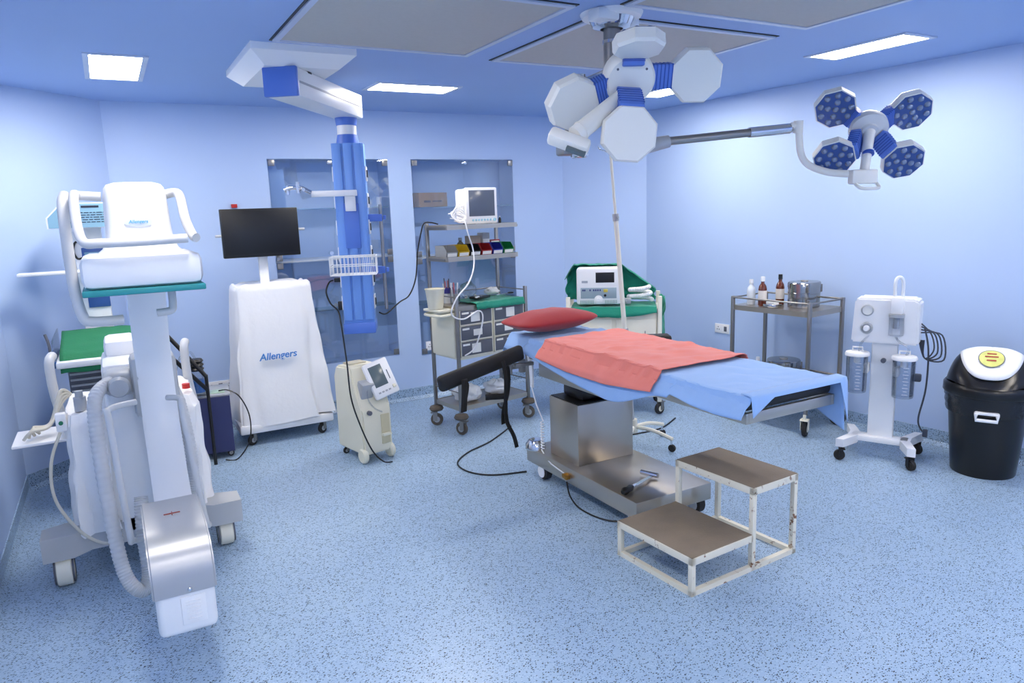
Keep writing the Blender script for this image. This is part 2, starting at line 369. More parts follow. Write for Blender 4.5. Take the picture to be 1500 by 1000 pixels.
for (xx, yy) in ((2.345, 3.86), (2.8, 3.86), (2.36, 2.93), (2.79, 2.93)):
    wo = obj('wheel', W(M().lathe([(0, -.03), (.045, -.03), (.055, -.02), (.055, .02), (.045, .03), (0, .03)], 20, T((xx, yy, .055)) @ Matrix.Rotation(PI/2, 4, 'Y'))), RUB, tb)
    obj('wheel_disc', W(M().cyl((xx-.034, yy, .055), (xx+.034, yy, .055), .04, n=20)), WPL, wo)
    obj('wheel_mount', W(M().bb(xx-.02, xx+.02, yy-.03, yy+.03, .105, .12)), BLACK, tb)
obj('foot_cap', W(M().lathe([(.07, 0), (.068, .03), (.045, .06), (0, .07)], 18, T((2.33, 3.95, .19)))), CHROME, tb, 'round chrome cap on base corner')
coil = [(2.318, 3.83+.008*math.cos(i*1.2), .35-.0035*i+.0) if False else (2.318+.010*math.cos(i*1.1), 3.84+.010*math.sin(i*1.1), .40-.0032*i) for i in range(60)]
obj('coiled_cable', W(M().tube([(2.32, 3.97, .62), (2.315, 3.9, .5)]+coil+[(2.315, 3.8, .17), (2.293, 3.7, .16), (2.29, 3.55, .145)], .0045, 6)), WPL, tb)
obj('cable_socket', W(M().cyl((2.30, 3.53, .14), (2.27, 3.53, .14), .014).b((2.28, 3.5, .135), (.03, .03, .02), .003)), mat('brass', srgb(176, 130, 60), .35, .8), tb)
# crank handle lying on the base
ck = thing('crank_handle', 'steel crank with black grip lying on the table base', 'crank', (2.42, 3.02, .19), math.radians(20))
obj('grip', M().lathe([(0, 0), (.012, .0), (.019, .02), (.017, .05), (.022, .08), (.012, .1), (0, .1)], 14, T((-.03, 0, .024), PI, 0, PI/2) ), BLACK, ck)
obj('arm', M().cyl((-.03, 0, .024), (.0, 0, .024), .011).b((.10, 0, .022), (.22, .022, .006)).cyl((.20, -.03, .024), (.20, .08, .024), .015), CHROME, ck)
# bedsheet: profile across the table, hanging on both sides
def sheet_z(u, y, drop_n, drop_f):
    wd = TX1-TX0; tot = drop_n+wd+drop_f; s = u*tot
    if s < drop_n:
        d = drop_n-s; x = TX0-.008-.045*min(1, d/.07)-.01*(d/.2)+.008*nz(y*7, d*5, 1); z = .912-d
        if d < .03: z = .915-d*.8; x = TX0-.006
    elif s < drop_n+wd: x = TX0+(s-drop_n); z = .918
    else:
        d = s-drop_n-wd; x = TX1+.008+.025*(d/.2)+.012*nz(y*7, d*5, 4); z = .912-d
    return x, z
def bed_cloth(y0, y1, dn, df, lift, wr, nu=54, nv=90, seed=0., extra=0.):
    m = M()
    def fn(u, v):
        y = y0+(y1-y0)*v; a = dn(v) if callable(dn) else dn; b = df(v) if callable(df) else df
        x, z = sheet_z(u, y, a, b)
        wv = wr*(nz(x*5+seed, y*4)+.5*nz(x*11, y*13+seed)+.7*max(0, nz(x*3+y*7+seed, y*2.5))*1.2)
        wx = extra*max(0, nz(x*4+y*6, y*3-x*5, 7)+.6*nz(x*9, y*14, 5))
        if z > .9: z += lift+abs(wv)+wx
        else: x += (-lift if x < 2.6 else lift)*1.0+(wv*.6 if x > 2.6 else -abs(wv)*.6)
        return Vector((x-0, y, z))
    return m.grid(nu, nv, fn)
def dn_blue(v):
    y = 2.12+(4.0-2.12)*v
    if y < 2.6: return .075+.012*math.sin(y*9)
    if y < 3.05: return .08+.11*(.5-.5*math.cos(PI*(y-2.6)/.45))
    return .19-.12*max(0, (y-3.05)/.95)**1.5
sh = obj('bedsheet', bed_cloth(2.12, 4.0, dn_blue, lambda v: .095+.15*max(0, 1-v*6), .004, .009, 100, 130), SHEET, None, solid=.003)
tag(sh, 'light blue sheet spread over the operating table', 'sheet')
def ftf(u, v):
    dr = .014+.075*max(0, 1-u/.2)+.2*max(0, (u-.9)/.1); x = TX0-.014+(TX1-TX0+.05)*u
    if v < .4: return Vector((x, 2.17-.058*v/.4, .934-.006*(v/.4)**2))
    k = (v-.4)/.6; return Vector((x, 2.112-.012*k, .928-dr*k))
obj('foot_overhang', M().grid(30, 12, ftf), SHEET, sh, solid=.003)
hs = M().grid(40, 30, lambda u, v: Vector((2.30+.645*u, 3.99+.35*v, .922+.006*nz(u*6, v*6)-max(0, v-.86)*.8-max(0, .09-u)*1.1-max(0, u-.91)*1.0)))
obj('head_sheet', hs, SHEET, sh, solid=.003)
sl = obj('drape_cloth', bed_cloth(2.70, 3.80, lambda v: .07+.035*math.sin(v*3.0), .05, .026, .009, 100, 110, 0., .012), SALM, None, solid=.003)
tag(sl, 'wrinkled salmon pink cloth laid over the blue sheet', 'cloth')
# pillow
def pillow(u, v):
    a = u*2*PI; ph = (v-.5)*PI
    c = lambda t, e: math.copysign(abs(math.cos(t))**e, math.cos(t)); s_ = lambda t, e: math.copysign(abs(math.sin(t))**e, math.sin(t))
    x = c(ph, .55)*c(a, .45)*.325; y = c(ph, .55)*s_(a, .45)*.165
    k = (abs(x)/.325)**2*(abs(y)/.165)**2
    z = s_(ph, 1.0)*.072*(1-.55*(abs(x)/.325)**2.5)*(1-.5*(abs(y)/.165)**3)+.006*nz(x*9, y*9)
    return Vector((x*(1+.08*k), y*(1+.08*k), z+.066))
pw = obj('pillow', M().grid(48, 25, pillow, True), RED)
tag(pw, 'dark red pillow at the head of the operating table', 'pillow', loc=(2.555, 4.09, .95), rz=math.radians(6))
# arm board with straps
ab = thing('arm_board', 'black padded arm board sticking out from the operating table', 'arm board', (2.232, 3.93, .86))
A0, A1 = Vector((.02, .02, -.008)), Vector((-.60, -.04, -.125)); dv = (A1-A0)
Q = align(dv)
pad = M(); pad.mark()
pad.b(A0+dv*.5, (.055, .10, dv.length), .025, Q, 4)
obj('pad', pad, mat('black foam', srgb(16, 16, 17), .65), ab)
STR = mat('black strap webbing', srgb(14, 14, 15), .8)
def strap(pts, wd, ax=(0, 1, 0)):
    m = M(); P = spline([Vector(p) for p in pts], 6); ax = Vector(ax)
    for a, b in zip(P, P[1:]): m.quad(a-ax*wd/2, a+ax*wd/2, b+ax*wd/2, b-ax*wd/2)
    bmesh.ops.remove_doubles(m.bm, verts=m.bm.verts, dist=.0005); return m
for pts, wd, ax in (([(-.17, -.07, -.03), (-.165, -.085, -.15), (-.17, -.08, -.3), (-.16, -.07, -.42), (-.12, -.08, -.52), (-.1, -.08, -.6)], .035, (.9, .3, 0)),
                    ([(-.11, .05, -.03), (-.1, .0, -.12), (-.12, -.02, -.25), (-.155, -.02, -.36), (-.16, -.02, -.45)], .035, (.9, .3, 0)),
                    ([(-.45, -.09, -.1), (-.46, -.1, -.2), (-.47, -.1, -.3)], .045, (.95, .2, 0)),
                    ([(-.42, .05, -.1), (-.40, -.02, -.15), (-.44, -.08, -.22)], .03, (.8, .4, 0)),
                    ([(-.15, -.06, -.26), (-.22, -.05, -.255), (-.29, -.04, -.25)], .035, (.1, .2, 1))):
    obj('strap', strap(pts, wd, ax), STR, ab, solid=.003)
obj('clamp', M().bb(-.06, .075, -.03, .01, -.095, -.072, .004), STEELD, ab)
# far arm board end seen behind the table
ab2 = thing('arm_board', 'black arm board just visible behind the salmon cloth', 'arm board', (3.14, 3.74, .865))
obj('pad', M().b((0, 0, 0), (.11, .26, .05), .024, Matrix.Rotation(math.radians(62), 4, 'Z'), 4), MATS['black foam'], ab2)
obj('bracket', M().bb(-.25, .02, -.015, .015, -.092, -.0715, .003).bb(-.02, .02, -.015, .015, -.08, -.02, .003), STEELD, ab2)
# floor-standing drip stand behind the table
iv = thing('drip_stand', 'cream drip stand on castor legs standing behind the operating table', 'drip stand', (3.25, 4.07, 0))
def ivp(z): return Vector((-.066*z, .032*z, z))
for i in range(5):
    a = math.radians(-66+72*i); d = Vector((math.cos(a), math.sin(a), 0))
    obj('leg', M().tube([d*.02+Vector((0, 0, .14)), d*.16+Vector((0, 0, .135)), d*.31+Vector((0, 0, .095))], .015, 8, 4), CREAMP, iv)
    wo = obj('wheel', M().lathe([(0, -.012), (.024, -.012), (.028, -.006), (.028, .006), (.024, .012), (0, .012)], 16, Matrix.Translation(d*.305+Vector((0, 0, .028))) @ Matrix.Rotation(a, 4, 'Z') @ Matrix.Rotation(PI/2, 4, 'X')), RUB, iv)
    obj('wheel_fork', M().cyl(d*.30+Vector((0, 0, .03)), d*.30+Vector((0, 0, .1)), .008), CHROME, iv)
obj('hub', M().cyl((0, 0, .1), (-.006, 0, .2), .03), CREAMP, iv)
obj('outer_tube', M().cyl(ivp(.12), ivp(.84), .02, n=14), GREY, iv)
obj('lower_tube', M().cyl(ivp(.8), ivp(1.66), .017, n=14), CREAMP, iv)
obj('collar', M().cyl(ivp(1.65), ivp(1.70), .022, n=14).cyl(ivp(1.675)+Vector((0, -.03, 0)), ivp(1.675), .008), GREY, iv)
obj('upper_tube', M().cyl(ivp(1.69), ivp(2.12), .010, n=12), CREAMP, iv)
obj('socket', M().cyl(ivp(.74), ivp(.88), .027, n=16), GREY, iv)
for s_ in (-1, 1): obj('hook', M().tube([ivp(2.11), ivp(2.13)+Vector((s_*.05, 0, 0)), ivp(2.14)+Vector((s_*.09, 0, 0)), ivp(2.16)+Vector((s_*.1, 0, 0))], .004, 6, 4), CHROME, iv)

# ================================================================ STEP STOOL
st = thing('step_stool', 'two-step cream metal footstool with worn brown tops', 'step stool', (2.47, 2.52, 0), math.radians(3.2))
hx, ys, zl, zh, k = .365, (-.255, .255), .185, .42, .025
X0, XM, X1 = -.365, .04, .37
fm = M()
for yy in ys:
    for xx, zz in ((X0, zl), (XM, zh), (X1, zh)): fm.b((xx+(k/2 if xx < X1 else -k/2), yy+(k/2 if yy < 0 else -k/2), zz/2), (k, k, zz), .002)
    fm.bb(X0, X1, yy if yy < 0 else yy-k, yy+k if yy < 0 else yy, .0, k)
for xx in (X0, X1-k): fm.bb(xx, xx+k, ys[0], ys[1], 0, k)
obj('frame', fm, RUSTY, st)
def steptop(x0, x1, z):
    a = M()
    a.bb(x0, x1, ys[0], ys[0]+.012, z-.035, z, .001).bb(x0, x1, ys[1]-.012, ys[1], z-.035, z, .001).bb(x0, x0+.012, ys[0], ys[1], z-.035, z, .001).bb(x1-.012, x1, ys[0], ys[1], z-.035, z, .001)
    o = obj('step_rim', a, RUSTY, st); obj('step_mat', M().bb(x0+.004, x1-.004, ys[0]+.004, ys[1]-.004, z-.004, z+.003, .001), WOODT, o, 'worn brown step surface')
steptop(X0, XM+.005, zl); steptop(XM, X1, zh)

# ================================================================ C-ARM
ca = thing('c_arm', 'white mobile x-ray C-arm with silver tube housing and draped base', 'x-ray machine', (.1, 3.9, 0))
def V(x, y, z): return Vector((x-.1, y-3.9, z))
# C profile swept as a slab in the y-z plane
arc = M(); cy0, cz0, R = 3.13, 1.03, .66; xs = .078; th = .055
pts = [(cy0+R*math.cos(a), cz0+R*math.sin(a)) for a in [math.radians(-88+176*i/40) for i in range(41)]]
prev = None
for i, (y, z) in enumerate(pts):
    n = Vector((0, (y-cy0)/R, (z-cz0)/R)); p = V(.128, y, z)
    ring = []
    for dx, dn in ((-xs, -th/2), (-xs+.012, -th/2-.006), (xs-.012, -th/2-.006), (xs, -th/2), (xs, th/2), (-xs, th/2)):
        ring.append(arc.bm.verts.new(p+Vector((dx, 0, 0))+n*dn))
    if prev:
        for j in range(6): arc.bm.faces.new([prev[j], prev[(j+1) % 6], ring[(j+1) % 6], ring[j]])
    else: arc.bm.faces.new(ring[::-1])
    prev = ring
arc.bm.faces.new(prev)
obj('arc', arc, WHITE, ca)
# head (image receptor): stacked rounded housings
hd = M(); hd.bb(-.2, .2, -.19, .19, 0, .12, .03)
obj('detector_housing', (lambda m: (bmesh.ops.translate(m.bm, verts=m.bm.verts, vec=V(.105, 3.12, 1.52)), m)[1])(hd), WHITE, ca)
def capf(u, v):
    a = u*2*PI; se = lambda q: math.copysign(abs(q)**.4, q)
    prof = [(1.0, 1.62, .062), (.0, 1.655, .018), (.0, 1.69, .004), (0, 1.74, 0), (0, 1.80, -.002), (0, 1.855, -.005), (0, 1.88, -.010), (0, 1.893, -.020), (0, 1.899, -.04), (0, 1.901, -.07)]
    _, zz, e = prof[min(9, int(round(v*9)))]
    return V(.112+se(math.cos(a))*(.112+e), 3.16+se(math.sin(a))*(.13+e), zz)
cap = M().grid(44, 10, capf, True)
cap.bm.faces.new(cap.last[-1]); obj('detector_cap', cap, WHITE, ca)
obj('detector_rim', M().b(V(.105, 3.12, 1.508), (.405, .385, .022), .004), TEAL, ca, 'teal band round the detector edge')
ov = M().lathe([(0, 0), (.036, 0), (.038, -.003), (0, -.004)], 28, Matrix.Translation(V(.11, 3.028, 1.755)) @ Matrix.Rotation(-PI/2, 4, 'X') @ Matrix.Diagonal((1.25, .5, 1, 1)))
badge = obj('badge', ov, mat('badge silver', srgb(214, 220, 228), .3), ca)
text('badge_lettering', 'Allengers', .017, mat('badge blue', srgb(70, 170, 215), .5), badge, Matrix.Translation(V(.11, 3.0225, 1.755)) @ Matrix.Rotation(PI/2, 4, 'X'), italic=.2)
HG = mat('light grey handle', srgb(205, 206, 208), .4)
obj('handle', M().tube([V(-.0, 3.1, 1.85), V(-.07, 3.1, 1.855), V(-.085, 3.06, 1.85), V(-.085, 2.98, 1.75), V(-.07, 2.93, 1.69), V(-.02, 2.91, 1.685), V(.12, 2.91, 1.685), V(.26, 2.91, 1.69)], .017, 12, 6), HG, ca)
obj('handle', M().tube([V(.2, 3.14, 1.85), V(.25, 3.1, 1.86), V(.262, 3.04, 1.84), V(.265, 2.97, 1.76), V(.28, 2.93, 1.70), V(.29, 2.91, 1.69)], .017, 12, 6), HG, ca)
obj('handle', M().tube([V(-.115, 3.15, 1.86), V(-.125, 3.1, 1.8), V(-.125, 3.08, 1.55), V(-.11, 3.08, 1.42), V(-.08, 3.08, 1.395), V(.02, 3.1, 1.39)], .019, 12, 6), HG, ca)
obj('handle', M().tube([V(.2, 3.14, 1.5), V(.2, 3.14, 1.43), V(.19, 3.14, 1.405), V(.14, 3.14, 1.4)], .015, 12, 6), HG, ca)
# tube housing at the bottom
def rbox(m, x0, x1, y0, y1, z0, z1, bev): return m.b(V((x0+x1)/2, (y0+y1)/2, (z0+z1)/2), (x1-x0, y1-y0, z1-z0), bev, None, 3)
obj('tube_housing_base', rbox(M(), .0, .205, 2.76, 3.18, .23, .44, .025), WHITE, ca)
hs = M()
prof = [(3.22, .36), (3.22, .605), (2.93, .60), (2.83, .575), (2.77, .525), (2.752, .46), (2.752, .395)]
L_ = [hs.bm.verts.new(V(-.008, y, z)) for y, z in prof]; R_ = [hs.bm.verts.new(V(.213, y, z)) for y, z in prof]
for i in range(len(prof)-1): hs.bm.faces.new([L_[i], R_[i], R_[i+1], L_[i+1]])
hs.bm.faces.new([L_[-1], R_[-1], R_[0], L_[0]]); hs.bm.faces.new(L_); hs.bm.faces.new(R_[::-1])
bmesh.ops.bevel(hs.bm, geom=[e for e in hs.bm.edges if abs(e.verts[0].co.x-e.verts[1].co.x) < .001 and e.verts[0].co.z+e.verts[1].co.z > .8], offset=.008, segments=3, affect='EDGES')
tube_h = obj('tube_housing', hs, SILV, ca, 'silver upper shell of the x-ray tube')
obj('crosshair', M().b(V(.1, 3.05, .604), (.06, .003, .004)).b(V(.1, 3.05, .604), (.003, .035, .004)), mat('dull red print', srgb(150, 70, 60), .6), tube_h)
gr = M()
for i in range(6): gr.b(V(.125, 2.756, .29+.014*i), (.05, .006, .004))
gr.b(V(.125, 2.7585, .325), (.085, .004, .11), .002)
obj('vent_grille', gr, WPL, ca); obj('screw', M().sphere(V(.118, 2.752, .41), .009), CHROME, ca)
# base chassis, outriggers and wheels
SILG = mat('light grey casting', srgb(184, 186, 188), .45)
ch = M(); ch.prism([(-.45, -.10), (-.45, .05), (-.28, .11), (.28, .11), (.47, .05), (.47, -.10), (.33, -.10), (.24, -.04), (-.24, -.04), (-.32, -.10)], .145, .265, Matrix.Translation((-.1, .14, 0)))
ch.b((-.1, .5, .2), (.42, .75, .12), .02)
obj('chassis', ch, SILG, ca)
for x, y in ((-.37, 3.99), (.385, 4.03)):
    wo = obj('wheel', M().lathe([(0, -.04), (.055, -.04), (.074, -.03), (.076, 0), (.074, .03), (.055, .04), (0, .04)], 24, Matrix.Translation(V(x, y, .076)) @ Matrix.Rotation(PI/2, 4, 'Y')), CREAMP, ca)
    obj('wheel_ring', M().lathe([(.05, -.043), (.066, -.043), (.066, .043), (.05, .043)], 24, Matrix.Translation(V(x, y, .076)) @ Matrix.Rotation(PI/2, 4, 'Y')), DGREY, wo)
for x in (-.22, .22): caster(ca, x-.1, .8, .05)
# draped main unit: two white covers either side of the column
def drape(x0, x1, y0, y1, z0, z1, seed, flare=.05):
    m = M()
    def fn(u, v):
        a = u*2*PI; e = .4
        cx, sy = math.copysign(abs(math.cos(a))**e, math.cos(a)), math.copysign(abs(math.sin(a))**e, math.sin(a))
        k = (1-v); gx = 1+flare*(k*k)*2+.02*nz(a*2+seed, v*2); fold = .025*k*math.sin(a*9+seed+2*nz(v*2, a))+.018*nz(a*4+seed, v*4)
        sx = (x1-x0)/2*gx+fold; syy = (y1-y0)/2*gx+fold
        top = 1-max(0, v-.9)*1.2
        z = z0+(z1-z0)*v+(.03*nz(a*3, seed) if v < .05 else 0)+(.02*nz(cx*3, sy*3, seed) if v > .9 else 0)
        return V((x0+x1)/2+cx*sx*top, (y0+y1)/2+sy*syy*top, z)
    m.grid(64, 30, fn, True); m.bm.faces.new(m.last[-1]); return m
obj('dust_cover', drape(-.29, -.08, 4.0, 4.6, .24, .84, 1.3), COVER, ca, 'white plastic cover over the left cabinet')
obj('dust_cover', drape(.0, .33, 4.02, 4.6, .2, .86, 4.7), COVER, ca, 'white plastic cover over the right cabinet')
obj('column', M().b(V(.03, 4.25, .62), (.26, .5, .9), .03), WHITE, ca)
obj('carriage', M().b(V(.125, 3.86, .98), (.2, .2, .3), .03).b(V(-.02, 3.9, 1.0), (.16, .2, .12), .05, None, 3), SILG, ca)
obj('orbit_brake', M().lathe([(0, 0), (.045, 0), (.05, .02), (.04, .05), (0, .055)], 18, Matrix.Translation(V(-.03, 3.78, 1.0)) @ Matrix.Rotation(PI/2, 4, 'X')), GREY, ca)
obj('monitor_arm', M().b(V(.0, 4.4, 1.1), (.16, .3, .1), .03), WHITE, ca)
# side grab frames
for x0, x1, xi in ((-.078, -.062, .03), (.215, .245, .16)):
    obj('grab_frame', M().tube([V(xi, 3.62, .95), V(x0, 3.56, .945), V(x0-.004, 3.5, .89), V(x1, 3.44, .42), V(x1+.01, 3.46, .36), V(xi, 3.5, .355)], .014, 10, 5), HG, ca)
# push handles at the rear
for x in (-.34, .32):
    obj('push_handle', M().tube([V(x+.03, 4.55, .62), V(x, 4.5, .85), V(x-.005, 4.48, 1.0), V(x+.0, 4.5, 1.05), V(x+.01, 4.55, 1.06)], .024, 12, 5), HG, ca)
# corrugated hoses
def hose(name, pts, r, lab):
    P = spline([Vector(p) for p in pts], 48); k = len(P)
    obj(name, M().tube(P, r, 14, rfun=lambda f: r*(1.04 if int(round(f*(k-1))) % 4 < 2 else .95)), mat('ribbed hose', srgb(206, 207, 210), .5), ca, lab)
hose('hose', [V(-.05, 3.85, 1.02), V(-.13, 3.72, .97), V(-.14, 3.64, .75), V(-.125, 3.54, .4), V(-.10, 3.47, .2), V(-.045, 3.45, .12), V(-.01, 3.5, .17), V(-.01, 3.56, .35), V(-.0, 3.62, .5)], .03, 'corrugated grey cable hose')
hose('hose', [V(.2, 3.9, .95), V(.225, 3.8, .85), V(.24, 3.74, .65), V(.23, 3.72, .48), V(.19, 3.75, .4)], .027, 'corrugated grey cable hose')
# accessory tray with hand switch and cables
ty = obj('accessory_tray', M().b(V(-.4, 4.25, .70), (.24, .3, .015), .005), WPL, ca)
for i in range(4): obj('cable_loop', M().tube([V(-.47+.02*i, 4.15+.03*i, .72), V(-.43, 4.13+.03*i, .76), V(-.36, 4.2+.02*i, .76), V(-.3, 4.3, .85+.02*i), V(-.26, 4.35, .88)], .008, 8, 6), mat('beige cable', srgb(205, 200, 186), .5), ca)
hsw = obj('hand_switch', M().b(V(-.30, 4.08, .80), (.045, .045, .09), .006), WPL, ca)
obj('switch_button', M().cyl(V(-.30, 4.06, .80), V(-.30, 4.05, .80), .010), mat('green button', srgb(40, 120, 84), .4), hsw)
obj('control_grip', M().cyl(V(-.21, 4.1, .84), V(-.21, 4.1, .91), .028).cyl(V(-.21, 4.1, .91), V(-.21, 4.1, .94), .018), GREY, ca)
obj('stop_button', M().cyl(V(.28, 4.15, .87), V(.28, 4.15, .895), .02), mat('red button', srgb(200, 50, 44), .4), ca)
obj('loose_cable', M().tube([V(-.31, 4.07, .75), V(-.36, 4.0, .62), V(-.36, 3.95, .45), V(-.27, 3.86, .3), V(-.17, 3.8, .24), V(-.1, 3.8, .27)], .0075, 8, 8), MATS['beige cable'], ca)

# ================================================================ RADIANT WARMER behind the C-arm
wm = thing('radiant_warmer', 'white upright warmer with blue label hood and green sheeted bed', 'medical warmer', (-.06, 5.62, 0))
obj('column', M().b((-.05, .05, .95), (.17, .12, 1.62), .012), WHITE, wm)
hood = obj('hood', M().prism([(-.26, 0), (-.26, .07), (-.17, .16), (.17, .16), (.22, .07), (.22, 0)], -.12, .1, Matrix(((1, 0, 0, 0), (0, 0, 1, -.05), (0, 1, 0, 1.73), (0, 0, 0, 1)))), WHITE, wm)
LBL = mat('light blue label', srgb(128, 170, 194), .5)
lab = obj('hood_label', M().prism([(-.25, .004), (-.25, .068), (-.165, .155), (.165, .155), (.21, .068), (.21, .004)], 0, .003, Matrix(((1, 0, 0, 0), (0, 0, -1, -.17), (0, 1, 0, 1.73), (0, 0, 0, 1)))), LBL, wm, 'light blue printed warning label')
pr = M(); rr = random.Random(3)
for j in range(5):
    x = -.16
    while x < .12:
        l = rr.uniform(.012, .035); pr.bb(x, x+l, -.1742, -.1728, 1.825-.015*j, 1.830-.015*j); x += l+.006
pr.bb(-.06, .04, -.1742, -.1728, 1.858, 1.872)
obj('label_print', pr, mat('dark print', srgb(28, 40, 60), .6), lab)
obj('warning_mark', M().prism([(-.15, 1.85), (-.115, 1.85), (-.1325, 1.878)], -.1745, -.173, Matrix(((1, 0, 0, 0), (0, 0, 1, 0), (0, 1, 0, 0), (0, 0, 0, 1)))), mat('yellow print', srgb(190, 205, 70), .6), lab)
pn = obj('control_panel', M().b((-.03, -.015, 1.40), (.13, .01, .40), .004), mat('panel blue', srgb(54, 92, 160), .4), wm)
obj('panel_display', M().b((-.03, -.022, 1.47), (.10, .006, .2), .002), LBL, pn)
obj('panel_keys', M().bb(-.07, -.04, -.028, -.024, 1.46, 1.55), BLACK, pn)
obj('shelf_arm', M().b((-.26, -.1, 1.45), (.4, .12, .02), .006).b((-.06, -.05, 1.44), (.05, .15, .03)), WHITE, wm)
obj('cable_hook', M().tube([(-.07, .0, 1.62), (-.12, -.02, 1.64), (-.14, -.02, 1.58), (-.12, -.02, 1.53), (-.08, 0, 1.54)], .007, 8, 5), BLACK, wm)
bd = obj('bed', M().b((0, -.32, .93), (.58, .66, .04), .01), WHITE, wm)
obj('bed_sheet', M().grid(24, 16, lambda u, v: Vector((-.27+.54*u, -.64+.60*v, .962+.10*v+.008*nz(u*6, v*6)-max(0, .1-v)*.8))), GREEN2, wm, 'green cloth on the bed', solid=.004)
for x in (-.295, .295):
    obj('side_panel', M().b((x, -.32, 1.0), (.006, .62, .16)), JAR, wm)
    for y in (-.58, -.1): obj('knob', M().sphere((x*1.06, y, .93), .028, 12), mat('knob blue', srgb(52, 110, 178), .4), wm)
obj('clip_post', M().tube([(-.31, -.63, .9), (-.31, -.62, 1.05), (-.325, -.6, 1.12)], .008, 8, 3), DGREY, wm)
gb = obj('lower_cabinet', M().b((0, -.2, .52), (.5, .4, .72), .01), DGREY, wm)
for i in range(18): obj('louvre', M().b((-.1, -.405, .2+.037*i), (.28, .02, .012)), GREY, gb)
obj('base_frame', M().bb(-.3, .3, -.55, .1, .09, .13, .01), WHITE, wm)
for x in (-.27, .27):
    for y in (-.5, .05): caster(wm, x, y, .04)
# ================================================================ NAVY UNIT with jars
nv = thing('suction_pump', 'navy blue floor unit with grey sloped control top', 'medical unit', (.55, 5.76, 0), math.radians(-6))
obj('body', M().prism([(-.2, .05), (.2, .05), (.2, .40), (.12, .47), (-.2, .47)], -.11, .13, Matrix(((0, 0, 1, 0), (1, 0, 0, 0), (0, 1, 0, 0), (0, 0, 0, 1)))), NAVY, nv)
tp = obj('top_panel', M().b((.01, -.0, .478), (.25, .36, .018), .005), GREY, nv)
obj('panel_slot', M().b((.05, -.08, .489), (.1, .12, .004), .001), mat('pale green panel', srgb(168, 196, 176), .4), tp)
for x in (-.08, .1):
    for y in (-.15, .15): caster(nv, x, y, .024, tread=.02)
jr = thing('suction_jar', 'clear jar with black ribbed lid and blue band above the navy unit', 'jar', (.46, 5.62, .487), 0)
obj('jar_body', M().cyl((0, .0, 0), (0, 0, .19), .05, n=20), JAR, jr)
obj('jar_band', M().cyl((0, 0, .03), (0, 0, .12), .046, n=20), mat('jar blue', srgb(70, 130, 205), .4), jr)
ld = M()
for i in range(3): ld.lathe([(0, 0), (.045, 0), (.055, .012), (.045, .026), (0, .026)], 18, T((0, 0, .19+.03*i)))
obj('lid', ld, BLACK, jr)
obj('tubing', M().tube([(.0, 0, .28), (-.03, 0, .33), (-.1, -.02, .3), (-.14, -.03, .18), (-.12, -.05, .05)], .008, 8, 6), FILM, jr)
bars = thing('support_bar', 'pair of slanting black tubes behind the C-arm', 'support bars', (.345, 5.4, 0))
obj('bar', M().cyl((-.08, -.1, .88), (.16, .05, .56), .014), BLACK, bars); obj('bar', M().cyl((-.06, .1, .98), (.16, .05, .66), .014), BLACK, bars)
obj('bar_post', M().cyl((.16, .05, 0), (.16, .05, .67), .012), BLACK, bars)
nv_c = obj('power_cable', M().tube([(.60, 5.66, .496), (.66, 5.62, .500), (.73, 5.56, .45), (.78, 5.52, .3), (.76, 5.5, .12), (.66, 5.46, .01), (.58, 5.5, .006)], .005, 6, 8), BLACK)
tag(nv_c, 'black power cable looping down from the navy unit', 'cable')

# sockets
def socket(x, y, z, wd, n, label, rz=0.):
    t = thing('wall_socket', label, 'socket', (x, y, z), rz)
    obj('plate', M().b((0, -.005, 0), (wd, .01, .085), .003), WPL, t)
    s = M()
    for i in range(n):
        cx = -wd/2+wd*(i+.5)/n
        if i == 1: s.b((cx, -.011, 0), (.03, .004, .045), .001)
        else:
            for dx, dz in ((0, .014), (-.011, -.008), (.011, -.008)): s.cyl((cx+dx, -.0095, dz), (cx+dx, -.0115, dz), .005, n=8)
    obj('socket_holes', s, DGREY, t)
socket(.69, YB, .39, .21, 3, 'white wall socket beside the covered cart')
socket(2.62, YB, .50, .15, 2, 'white wall plate behind the drawer trolley')
dR = (Vector((CR[1][0], CR[1][1], 0))-Vector((CR[0][0], CR[0][1], 0))).normalized()
socket(xr(4.75), 4.75, .62, .16, 2, 'white wall plate on the right wall behind the table', math.radians(-90+5.4))
tag(obj('wall_alarm', M().b((.94, YB-.01, 1.86), (.045, .02, .03), .003), mat('red lamp', srgb(190, 40, 40), .4)), 'tiny red indicator on the wall above the monitor', 'indicator')

# ================================================================ COVERED MONITOR CART
mc = thing('monitor_cart', 'monitor on a mobile cart shrouded in a white lettered cover', 'monitor cart', (1.08, 5.94, 0))
obj('cart_base', M().bb(-.35, .38, -.22, .22, .1, .17, .012), WHITE, mc)
obj('cabinet', M().bb(-.25, .25, -.17, .17, .17, 1.16, .02), WHITE, mc)
def cvr(u, v):
    a = u*2*PI; e = .32
    cx, sy = math.copysign(abs(math.cos(a))**e, math.cos(a)), math.copysign(abs(math.sin(a))**e, math.sin(a)); k = 1-v
    f = .045*k*math.sin(a*7+1.5*nz(v*2, a))*(1 if math.sin(a) > -.6 or True else 0)+.012*nz(a*3, v*5)
    if -.95 < cx < .5 and sy < 0: f *= .35
    top = 1-max(0, v-.95)*2.2
    gx = (.285+.075*k+f)*top; gy = (.20+.03*k+f*.6)*top
    z = .15+(1.25-.15)*min(v/.97, 1)+max(0, cx)*.04*k+(.025*nz(cx*2.5, sy*2.5) if v > .94 else 0)
    return Vector((cx*gx+.01+.02*k, sy*gy, z))
cv = M().grid(110, 44, cvr, True); cv.bm.faces.new(cv.last[-1])
cov = obj('dust_cover', cv, COVER, mc, 'white cloth cover with blue lettering')
